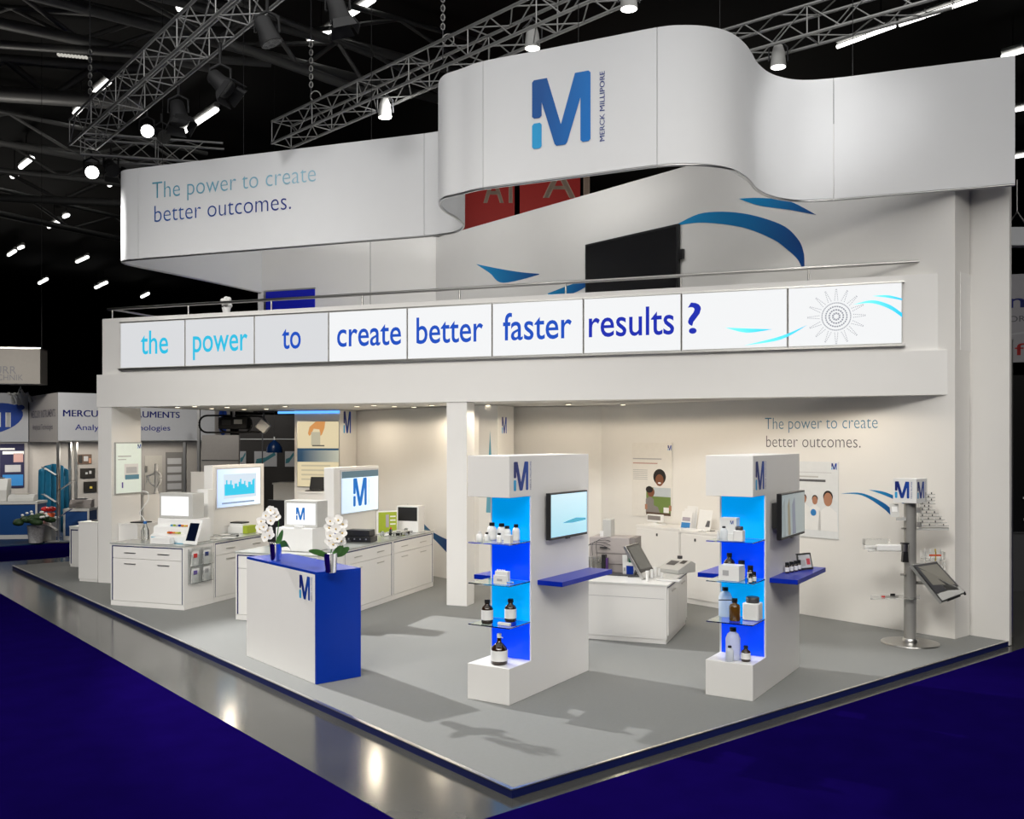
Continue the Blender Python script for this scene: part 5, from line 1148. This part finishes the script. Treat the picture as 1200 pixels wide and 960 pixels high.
# blue counters
def bcounter(px0, px1, pt, pb, d, depth, label, turn=None):
    q0, q1 = atd(px0,pb,d), atd(px1,pb,d); zt_ = atd(px0,pt,d).z
    tt = thing('blue_counter', label, 'counter', (q0.x,q0.y,ZF+.032), R(8) if turn is None else turn)
    W = (q1.x-q0.x)*1.02; h = zt_-ZF-.032
    MB().box(0,.0,.10,W,depth,h-.06).build('blue_body', mat('steel_blue_laminate',(.004,.045,.17),.5), tt); MB().box(-.02,-.02,h-.0595,W+.02,depth,h).build('top', GREYP, tt); MB().box(-.01,-.015,0,W+.01,depth,.0995).build('plinth', GREYP, tt)
    MB().box(-.015,-.012,.10,.03,-.001,h-.06).build('edge_post', GREYP, tt); MB().box(W-.03,-.012,.10,W+.015,-.001,h-.06).build('edge_post', GREYP, tt)
    return tt, h+ZF+.034
_, zc1 = bcounter(-12, 39, 588.5, 624, 23.2, .7, 'long blue counter with pale top under the dark poster')
_, zc2 = bcounter(75, 102, 596.5, 633, 23.0, .7, 'short blue counter beside the white pedestal')
bcounter(44, 64, 606, 630, 24.0, .2, 'low blue cabinet behind the red flower pot')
def dev(px, py, d, z, w_, h_, label, m=GREYP, mtop=DARKG):
    q = atd(px,py,d); tt = thing('bench_device', label, 'device', (q.x,q.y+.12,z), R(10)); MB().prismx([(0,0),(.35,0),(.35,h_),(.12,h_),(0,h_*.5)],-w_/2,w_/2).build('casing',m,tt,bevel=.01); MB().box(-w_*.3,.14,h_+.0005,w_*.2,.3,h_+.03).build('top_unit',mtop,tt); return tt
dev(-7,588,23.3,zc1,.45,.55,'upright pale analyser at the left picture edge'); dev(21,587,23.3,zc1,.6,.16,'low grey printer on the blue counter',GREYP,mat('pale_board',(.42,.40,.36),.5))
dev(91,595,23.1,zc2,.5,.20,'grey machine on the short blue counter',mat('dark_beige_paint',(.22,.20,.19),.5))
# red flower pot
q = atd(57,608,22.9); tt = thing('red_flower_pot','red flower pot in front of the teal curtain','plant',(q.x,q.y,ZF+.032)); hq = q.z-ZF-.05
MB().box(-.12,-.12,0,.12,.12,hq*.9).build('stool',GREYP,tt); MB().lathe([(.10,hq*.9+.001),(.15,hq*.9+.20),(.13,hq*.9+.21)],14).build('pot',mat('orange_red_strip',(.65,.10,.03),.5),tt)
for k in range(5): MB().ball((.10*math.cos(k*1.3),.08*math.sin(k*1.3),hq*.9+.30),.08,.08,.06).build('blossom',RED,tt)
# white flower planter
q = atd(42,622,22.3); tt = thing('flower_planter','white planter with small white flowers on the blue floor','plant',(q.x,q.y,ZF+.032))
zq = q.z-ZF-.032
MB().lathe([(.15,.02),(.19,.40),(.2,.42)],18).build('planter',mat('speckled_planter',(.5,.5,.5),.5,var=.6,scale=30),tt)
for k in range(26):
    a=random.uniform(0,6.28); r_=random.uniform(.05,.40); MB().ball((r_*math.cos(a),r_*math.sin(a),.50+.18*(1-r_/.4)),.13,.12,.07,7,4).build('foliage',mat('dark_foliage',(.02,.05,.015),.6,var=.4),tt)
for k in range(12):
    a=random.uniform(0,6.28); r_=random.uniform(.1,.42); MB().ball((r_*math.cos(a),r_*math.sin(a),.60+.20*(1-r_/.42)),.04,.04,.03,6,4).build('blossom',PETAL,tt)
# zig-zag literature rack
q = atd(68.6,627,22.6); tt = thing('literature_rack','zigzag literature rack with leaflets on a slim post','rack',(q.x,q.y,ZF+.032),R(10))
MB().tube([(0,0,0),(0,0,1.75)],.02,8).build('post',ALU,tt); MB().box(-.25,-.18,0,.25,.18,.02).build('foot',ALU,tt)
for k in range(5):
    z=.25+.32*k; s_=1 if k%2 else -1
    b=MB(); b.add([(0,-.12,z),(0,.12,z),(s_*.35,.12,z+.24),(s_*.35,-.12,z+.24),(0,-.12,z+.012),(0,.12,z+.012),(s_*.35,.12,z+.252),(s_*.35,-.12,z+.252)],[(0,1,2,3),(4,7,6,5),(0,4,5,1),(1,5,6,2),(2,6,7,3),(3,7,4,0)])
    b.build('tray',CLEAR,tt)
    b=MB(); b.add([(s_*.06,-.09,z+.06),(s_*.06,.09,z+.06),(s_*.30,.09,z+.225),(s_*.30,-.09,z+.225)],[(0,1,2,3)]); b.build('leaflet',[PAPER,RED,PAPERG,ORANGE,PAPER][k],tt,fix=False)
# beige partition and dark stand behind the islands
q = atd(258,600,22.6); tt = thing('beige_partition','beige partition wall hanging below the stage lamp','partition',(q.x,q.y,ZF+.001),R(-6))
q0,q1 = atd(236,510,22.6), atd(281,510,22.6); W=(q1.x-q0.x); MB().box(-W/2,0,0,W/2,.08,q0.z-ZF).build('panel',GPAN2,tt); MB().box(-W/2,-.005,1.95,W/2,-.001,1.97).build('seam',DARKG,tt)
q0,q1 = atd(280,620,25), atd(350,620,25); DPX = q0.x
tt = thing('dark_partition','dark partition wall with hanging pictures behind the islands','partition',(q0.x,q0.y,ZF+.001),R(4)); W=q1.x-q0.x
MB().box(0,0,0,W+.6,.08,3.1).build('panel',mat('dark_brown_panel',(.025,.022,.02),.6),tt); MB().box(0,-.03,2.45,W+.6,-.001,2.48).build('rail',ALU,tt); MB().box(W*.38,-.03,0,W*.40,-.001,3.1).build('stile',DARKG,tt)
tealp = mat('teal_photo_print',(.03,.16,.19),.6)
for (a,b_,c,d,lb) in ((298,324,529,547,'picture with teal figures on the dark partition'),(281,288,529,545,'pale picture at the left end of the dark partition'),(334,345,529,547,'picture at the right end of the dark partition')):
    Yp=25.0+((a-600)/1120*25-DPX)*math.tan(R(4))-.024; q0,q1=atd(a,d,Yp),atd(b_,d,Yp); z1=atd(a,c,Yp).z; tt=thing('picture_board',lb,'picture',(q0.x,q0.y,q0.z),R(4)); Wp,Hp=q1.x-q0.x,z1-q0.z; MB().box(0,0,0,Wp,.02,Hp).build('board',PAPERG,tt); patch(tt,Wp,Hp,0,0,0,0,tealp,-.002,'printed_figure',[(.05,.2),(.4,.25),(.95,.75),(.9,.95),(.5,.6),(.1,.5)])
q = atd(321.5,520,23.5); tt = thing('pendant_lamp','dark blue dome pendant lamp before the dark partition','lamp',(q.x,q.y,q.z))
MB().lathe([(.20,-.22),(.19,-.10),(.13,.0),(.04,.07),(.03,.09)],24).build('shade',mat('dark_blue_enamel',(.003,.02,.08),.25),tt); MB().tube([(0,0,.09),(0,0,.17)],.015,8).build('cap',WPLAST,tt); MB().tube([(0,0,.17),(0,0,13.59-q.z)],.005,5).build('cord',BLACKM,tt)
q = atd(332,620,20.5); tt=thing('cream_counter','cream counter block before the dark partition','counter',(q.x,q.y,.003),R(-6)); zc=atd(332,566,20.5).z; MB().box(-.22,0,.05,.26,.5,zc-.04).build('body',WHITE,tt); MB().box(-.24,-.02,zc-.0395,.28,.52,zc).build('top',WHITE,tt)
# stage lamp cluster hung under ceiling
q = atd(274,497,19.2); tt=thing('moving_head_lamp','black moving head stage lamp in a tube cage behind the beam','stage lamp',(q.x,q.y,q.z))
def rrect(cx_,cz_,w_,h_,r_,y=0):
    out=[]
    for k,(sx,sz) in enumerate(((1,1),(-1,1),(-1,-1),(1,-1))):
        for j in range(5): a=math.pi/2*k+math.pi/2*j/4; out.append((cx_+sx*(w_/2-r_)+r_*math.cos(a),y,cz_+sz*(h_/2-r_)+r_*math.sin(a)))
    return out
MB().tube(rrect(-.17,0,1.05,.34,.16),.02,6,closed=True).build('tube_cage',BLACKM,tt); MB().tube(rrect(.15,0,.95,.32,.15,.1),.02,6,closed=True).build('tube_cage',BLACKM,tt)
MB().box(-.30,-.05,-.10,.28,.22,.14).build('head',BLACKM,tt,bevel=.02); MB().box(-.22,-.07,-.02,-.05,-.051,.08).build('vent',DARKG,tt); MB().box(.02,-.07,.0,.18,-.051,.09).build('label_plate',GREYP,tt)
MB().tube([(.0,.0,.14),(.0,.0,.42)],.03,8).build('clamp_stem',STEEL,tt); MB().tube([(-.22,0,.16),(-.22,0,.5)],.006,5).build('safety_wire',BLACKM,tt); MB().tube([(.48,0,-.1),(.62,0,.08)],.06,10).build('lens_barrel',GREYP,tt)
q = atd(309,500,18.9); tt=thing('small_flood','small white flood lamp beside the moving head','flood lamp',(q.x,q.y,q.z))
b=MB().box(-.12,-.07,-.10,.10,.07,.10).build('head',GREYP,tt,bevel=.01); b.rotation_euler=(0,R(40),0); MB().tube([(0,0,.08),(0,0,.30)],.02,6).build('bracket',DARKG,tt); MB().box(-.2,-.02,.28,.2,.02,.31).build('bar',DARKG,tt)
# suspended sign far left
q0,q1=atd(-14,450,24),atd(47,450,24); zt_=atd(47,409,24).z
tt=thing('suspended_sign','hanging grey box sign with cut off lettering','sign',(q1.x,q1.y,q1.z),R(10)); W=q1.x-q0.x; Hs=zt_-q1.z
MB().box(-W,0,0,0,.6,Hs).build('box',mat('taupe_sign',(.20,.185,.165),.6),tt); MB().box(-W-.01,-.01,Hs+.0005,.01,.61,Hs+.03).build('top_frame',ALU,tt)
def sgn(s,xa,xb,ypx,cap):
    a=atd(xa,ypx,24); b_=atd(xb,ypx,24); text(s,TXTG,tt,a.x-q1.x,-.004+ (a.x-q1.x)*0,a.z-q1.z,b_.x-a.x,cap)
sgn('DÜRR',-12,21,438.5,.20); sgn('TECHNIK',-10,28.5,446,.15)
for x in (-.05,-W+.1): MB().tube([(x,.3,Hs),(x,.3,9)],.006,5).build('chain',BLACKM,tt)
for i,(px,py) in enumerate([(25,457),(34,464),(14,466),(21,467)]):
    x_,z_=N2.hy(px,py,-.40); q=N2.w(x_,-.40,z_); lt=thing('clip_lamp',['white clip lamp highest below the grey sign','white clip lamp right above the logo panel','white clip lamp at the left over the logo panel','white clip lamp in the middle over the logo panel'][i],'lamp',q,N2.rz); MB().tube([(0,0,0),(.06,.06,-.16)],[.035,.055],8).build('head',GREYP,lt); MB().tube([(0,0,0),(0,.10,.10),(0,.42,3.64-z_)],.014,6).build('arm',GREYP,lt); MB().box(-.03,.36,3.60-z_,.03,.399,3.68-z_).build('clamp',GREYP,lt)
# ================================================================== RIGHT BACKGROUND
q=atd(1183.5,752,11.9)
tt=thing('aluminium_pole','slim aluminium upright right of the white corner column','post',(q.x,q.y,ZF+.001)); zt_=atd(1183,400,11.9).z-ZF; MB().box(-.028,-.03,0,.022,.03,zt_).build('profile',ALU,tt); MB().box(-.034,-.036,zt_+.0005,.028,.036,zt_+.02).build('cap',ALU,tt)
q=atd(1178,425,17); tt=thing('fascia_sign','pale sign with blue and red lettering behind the right column','sign',(q.x,q.y,q.z),R(-20)); hs=atd(1178,322,17).z-q.z
MB().box(0,0,0,4,.1,hs).build('panel',mat('pale_sign_panel',(.34,.33,.35),.6),tt)
text('no',SBL,tt,.06,-.004,hs*.62,.62,.26,bold=.03); text('OR TH',TXTG,tt,.06,-.004,hs*.46,.55,.11); text('fe',RED,tt,.16,-.004,hs*.08,.36,.22,bold=.03)
MB().poly([(.0,-.003,hs*.30),(1.5,-.003,hs*.42),(1.5,-.003,hs*.44),(.0,-.003,hs*.32)]).build('printed_line',PAPERG,tt,fix=False)
q=atd(1184,700,15.5); tt=thing('dark_booth_wall','dark neighbouring booth with black window right of the column','booth',(q.x,q.y,ZF+.001),R(-14))
MB().box(0,0,0,1.6,.1,.95).build('lower_panel',mat('dark_grey_panel',(.07,.07,.075),.5),tt); MB().box(0,0,.951,1.6,.1,3.5).build('window',mat('black_window',(.01,.01,.01),.2),tt); MB().box(0,-.02,.94,1.6,-.001,.96).build('sill',DARKG,tt)
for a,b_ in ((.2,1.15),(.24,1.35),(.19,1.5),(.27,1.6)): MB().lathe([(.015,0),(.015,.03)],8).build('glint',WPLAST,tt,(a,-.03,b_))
q=atd(1192,278,15); tt=thing('pale_flood','pale box flood lamp hanging right of the corner column','flood lamp',(q.x,q.y,q.z)); MB().box(-.22,-.1,-.15,.2,.1,.14).build('housing',GPAN,tt,bevel=.01); MB().tube([(-.18,0,.14),(0,0,.40),(.18,0,.14)],.015,6).build('yoke',STEEL,tt); MB().tube([(0,0,.4),(0,0,.9)],.012,6).build('hanger',STEEL,tt)
# red hall banners behind the gap
for (a,b_,c,d,s,xa,xb,yb,lb) in ((540,603,205,275,'A1',567,600,238,'red hall sign left in the gap under the banner'),(609,680,195,262,'A1',637,690,232,'red hall sign right in the gap under the banner')):
    q0,q1=atd(a,d,30),atd(b_,d,30); z1=atd(a,c,30).z; tt=thing('hall_sign',lb,'sign',q0,0); MB().box(0,0,0,q1.x-q0.x,.05,z1-q0.z).build('board',mat('dark_red_sign',(.42,.02,.018),.6),tt)
    e0,e1=atd(xa,yb,30),atd(xb,yb,30); text(s,mat('sign_cream',(.5,.40,.33),.6),tt,e0.x-q0.x,-.01,e0.z-q0.z,e1.x-e0.x,.95,bold=.02)
    MB().tube([(.1,0,z1-q0.z),(.1,0,8)],.01,5).build('hanger',BLACKM,tt); MB().tube([(q1.x-q0.x-.1,0,z1-q0.z),(q1.x-q0.x-.1,0,8)],.01,5).build('hanger',BLACKM,tt)
# ================================================================== TRUSSES
def truss(p0,p1,size,bay,label,sq=True):
    p0,p1=Vector(p0),Vector(p1); L=(p1-p0).length; tt=thing('lighting_truss',label,'truss',p0); ax=(p1-p0)/L; side=ax.cross(Vector((0,0,1))).normalized(); up=side.cross(ax)
    C=[side*(sx*size/2)+up*(sz*size/2) for sx,sz in ((-1,-1),(1,-1),(1,1),(-1,1))]
    for c in C: rod('chord',c,c+ax*L,.025,TRUSSM,tt,8)
    n=int(L/bay)
    for k in range(n):
        a,b_=ax*(k*bay),ax*((k+1)*bay)
        for j in range(4):
            u,v=C[j],C[(j+1)%4]
            if k%2: u,v=v,u
            rod('brace',u+a,v+b_,.011,TRUSSM,tt,5)
        if k%3==0:
            for j in range(4): rod('cross_bar',C[j]+a,C[(j+1)%4]+a,.011,TRUSSM,tt,5)
    return tt
ZTR=8.05
def trp(px,py,z=ZTR): return onz(px,py,z)
A0,A1=trp(97,158),trp(345,-60)
truss(A0,A1,.46,.46,'left lighting truss carrying black stage lamps')
truss(trp(97,172),trp(262,183),.40,.45,'short cross truss at the far end of the left truss')
truss(trp(330,158),trp(745,-30),.40,.46,'middle lighting truss passing behind the banner')
truss(trp(845,60),trp(1110,-16),.40,.46,'right lighting truss above the banner end')
# chains with hoists
for i,(px,py,z0) in enumerate([(105,150,ZTR+.25),(366,130,ZTR+.25),(121,140,ZTR+.2)]):
    pass
def chain(px,pt,pb,d,label):
    q0,q1=atd(px,pb,d),atd(px,pt,d); tt=thing('hoist_chain',label,'chain',q0); MB().tube([(0,0,0),(0,0,q1.z-q0.z)],.010,5).build('wire',DARKG,tt)
    for k in range(6):
        MB().tube([(.03*math.cos(a),0,.5+.14*k+.05*math.sin(a)) for a in [2*math.pi*j/10 for j in range(10)]],.012,5,closed=True).build('link',STEEL,tt)
    MB().tube([(.08+.09*math.cos(a),0,.30+.09*math.sin(a)) for a in [2*math.pi*j/14 for j in range(14)]],.012,5,closed=True).build('ring',STEEL,tt)
chain(105.5,-40,140,17.0,'hanging hoist chain with ring at the left truss'); chain(364.5,-40,133,16.6,'hanging hoist chain with ring at the middle truss'); chain(519,-40,70,14.5,'hanging hoist chain above the left of the banner')
# stage lamps on the left truss
def stagelamp(px,py,d,label,aim,size=.42,lit=False,doors=True):
    q=atd(px,py,d); tt=thing('stage_lamp',label,'stage lamp',q,0,'stage lamps on the trusses')
    dv=(Vector(aim)-q).normalized(); rot=dv.to_track_quat('-Z','Y').to_euler(); s=size
    h=MB().lathe([(.20*s,.55*s),(.30*s,.45*s),(.33*s,.0),(.40*s,-.30*s),(.40*s,-.42*s)],16).build('housing',BLACKM,tt); h.rotation_euler=rot
    l=MB().lathe([(.001,-.425*s),(.36*s,-.425*s)],16).build('lens',glow('lit_lens',(1,.98,.94),7) if lit else mat('dark_lens',(.05,.05,.05),.1),tt); l.rotation_euler=rot
    if doors:
        for a in range(4):
            c,s2=math.cos(a*math.pi/2),math.sin(a*math.pi/2)
            pts=[]
            for u,r_,z in ((-.34,.40,-.43),(.34,.40,-.43),(.44,.55,-.80),(-.44,.55,-.80)): pts.append(((r_*c-u*s2)*s,(r_*s2+u*c)*s,z*s))
            b=MB().poly(pts).build('barn_door',BLACKM,tt,fix=False); b.rotation_euler=rot; sm=b.modifiers.new('t','SOLIDIFY'); sm.thickness=.006
    MB().tube([(-.42*s,0,0),(-.42*s,0,.55*s),(0,0,.75*s),(.42*s,0,.55*s),(.42*s,0,0)],.02,6).build('yoke',BLACKM,tt); MB().tube([(0,0,.75*s),(0,0,max(1.25*s,ZTR-.25-q.z))],.022,6).build('clamp',BLACKM,tt)
    return tt
stagelamp(258,97,13.0,'stage lamp with barn doors, largest under the left truss',(-2.2,12.4,5.5),.34)
stagelamp(209,132,14.6,'stage lamp second from the lit pair on the left truss',(-4.6,14.0,5.5),.36)
stagelamp(313,38,11.6,'black stage lamp near the top edge on left truss',(-1.8,11.8,4.5),.34,doors=False)
stagelamp(396,12,11.0,'stage lamp with barn doors at the top edge',(-1.2,11.2,4.5),.32)
stagelamp(172,152,16.6,'glowing stage lamp facing the viewer on left truss',(0,4,.5),.30,True,False)
stagelamp(189,158,16.9,'dim stage lamp beside the glowing one',(3,8,.5),.30,False,False)
stagelamp(107,200,18.49,'glowing stage lamp at the far truss end',(-1,6,.2),.34,True,False)
stagelamp(130,196,18.57,'dark stage lamp beside the far glowing one',(-4,14,3),.34,False)
for px,py,d,lb in ((451,132,15.3,'small white lit flood above the slogan panel'),(624,50,13.2,'small white lit flood behind the logo panel'),(737,3,11.8,'small white lit flood at the top picture edge'),(912,72,13.3,'bright lit flood behind the banner dip')):
    q=atd(px,py,d); tt=thing('flood_lamp',lb,'flood lamp',q,0,'small floods behind the banner')
    MB().lathe([(.06,.22),(.09,.12),(.11,-.08)],14).build('housing',GREYP,tt); MB().lathe([(.001,-.083),(.10,-.083)],14).build('lens',glow('lit_lens',(1,.98,.94),7),tt); MB().tube([(-.13,0,0),(-.13,0,.2),(0,0,.32),(.13,0,.2),(.13,0,0)],.012,6).build('yoke',DARKG,tt)
# ================================================================== HALL ROOF: tube girders and battens
ZR=12.6
def girder(px0,py0,px1,py1,z,r,label):
    a,b_=onz(px0,py0,z),onz(px1,py1,z); d=(b_-a); a=a-d*.4; b_=b_+d*.4
    tt=thing('roof_girder',label,'girder',a,0,'hall roof girders'); rod('main_tube',(0,0,0),b_-a,r,TUBEG,tt,10)
    L=(b_-a).length; n=max(2,int(L/7)); ax=(b_-a)/L
    rod('upper_tube',(0,0,.9),(b_-a)+Vector((0,0,.9)),r*.7,TUBEG,tt,8)
    for k in range(n):
        p=ax*(L*k/n); q=ax*(L*(k+.5)/n)+Vector((0,0,.9)); q2=ax*(L*(k+1)/n)
        rod('web_tube',p,q,r*.5,TUBEG,tt,6); rod('web_tube',q,q2,r*.5,TUBEG,tt,6)
for i,(a,b_,c,d,r) in enumerate([(0,27,180,65,.13),(0,52,230,68,.10),(60,0,430,95,.12),(200,0,480,70,.10),(0,110,120,118,.2),(0,167,180,200,.10),(0,200,140,215,.10),(20,255,140,280,.12),(0,232,140,238,.14),(300,62,400,98,.10)]):
    girder(a,b_,c,d,ZR-.5-.2*i,r,['thick roof girder crossing the upper left','grey roof tube below the upper left girder','roof girder rising towards the left truss','roof girder behind the middle truss','massive horizontal girder at the left edge','thin roof tube behind the far truss end','lower roof tube behind the far truss end','distant roof girder left of the banner','distant horizontal roof girder at the left','roof tube between the two trusses'][i])
def batten(px0,py0,px1,py1,where,r=.07,g='left of the banner'):
    a,b_=onz(px0,py0,ZR),onz(px1,py1,ZR)
    tt=thing('fluorescent_batten','white fluorescent batten light '+where,'ceiling light',(a+b_)/2,0,'hall roof battens '+g); h=(b_-a)/2
    rod('tube_lamp',-h,h,r,glow('lit_tube',(1,.99,.95),3.0),tt,6); up=Vector((0,0,.14)); rod('housing',-h+up,h+up,r*1.2,GREYP,tt,6); rod('hanger',up,(0,0,13.598-ZR),.015,BLACKM,tt,5)
for f,wh in [((210,10,227,-6),'at the top edge beside the left truss'),((112,108,128,95),'upper one of the pair by the hoist chain'),((88,133,103,117),'lower one of the pair by the hoist chain'),((214,155,254,128),'long one behind the barn door stage lamps'),((24,196,38,185),'at the far left level with the truss end'),((14,207,20,205),'tiny one nearest the left picture edge'),((128,217,141,208),'just left of the banner corner'),((57,266,70,259),'larger of the close pair left of the banner'),((75,254,80,252),'smaller of the close pair left of the banner'),((90,307,103,301),'just below the left banner corner'),((10,299,18,294),'lower of the low pair at the left edge'),((22,291,27,289),'upper of the low pair at the left edge')]: batten(*f,wh,.085)
for f,wh in [((46,332,55,327),'low at far left over the hanging sign'),((112,337,117,335),'left half of the low pair over the parapet'),((118,334,125,331),'right half of the low pair over the parapet'),((166,348,174,344),'lowest one just above the balcony railing')]: batten(*f,wh,.10)
for f,wh in [((361,51,392,32),'between the two trusses by the barn doors'),((409,18,438,-1),'at the top edge between the trusses')]: batten(*f,wh,.07,'between the trusses')
for i,f in enumerate([(981,55,1014,43),(1016,42,1049,30),(1054,29,1084,19),(1086,18,1116,8),(1118,7,1145,-2)]): batten(*f,['first and lowest of the row over the right banner','second of the row over the right banner','middle of the row over the right banner','fourth of the row over the right banner','last of the row at the top edge'][i],.05,'over the right banner end')
for i,f in enumerate([(1174,67,1200,59),(1190,129,1206,126),(1190,184,1206,181)]): batten(*f,['touching the top right banner corner','right of the banner end at half height','lowest at the right picture edge'][i],.06,'at the right edge')
tt=thing('vent_grille','row of small lit slots on the dark roof','vent',onz(85,66,ZR-1)); 
for k in range(9): a=onz(69+k*4,65.5+k*.4,ZR-1)-tt.location; MB().box(a.x-.025,a.y-.05,a.z,a.x+.025,a.y+.05,a.z+.05).build('slot',glow('lit_slot',(.6,.58,.52),.8),tt)
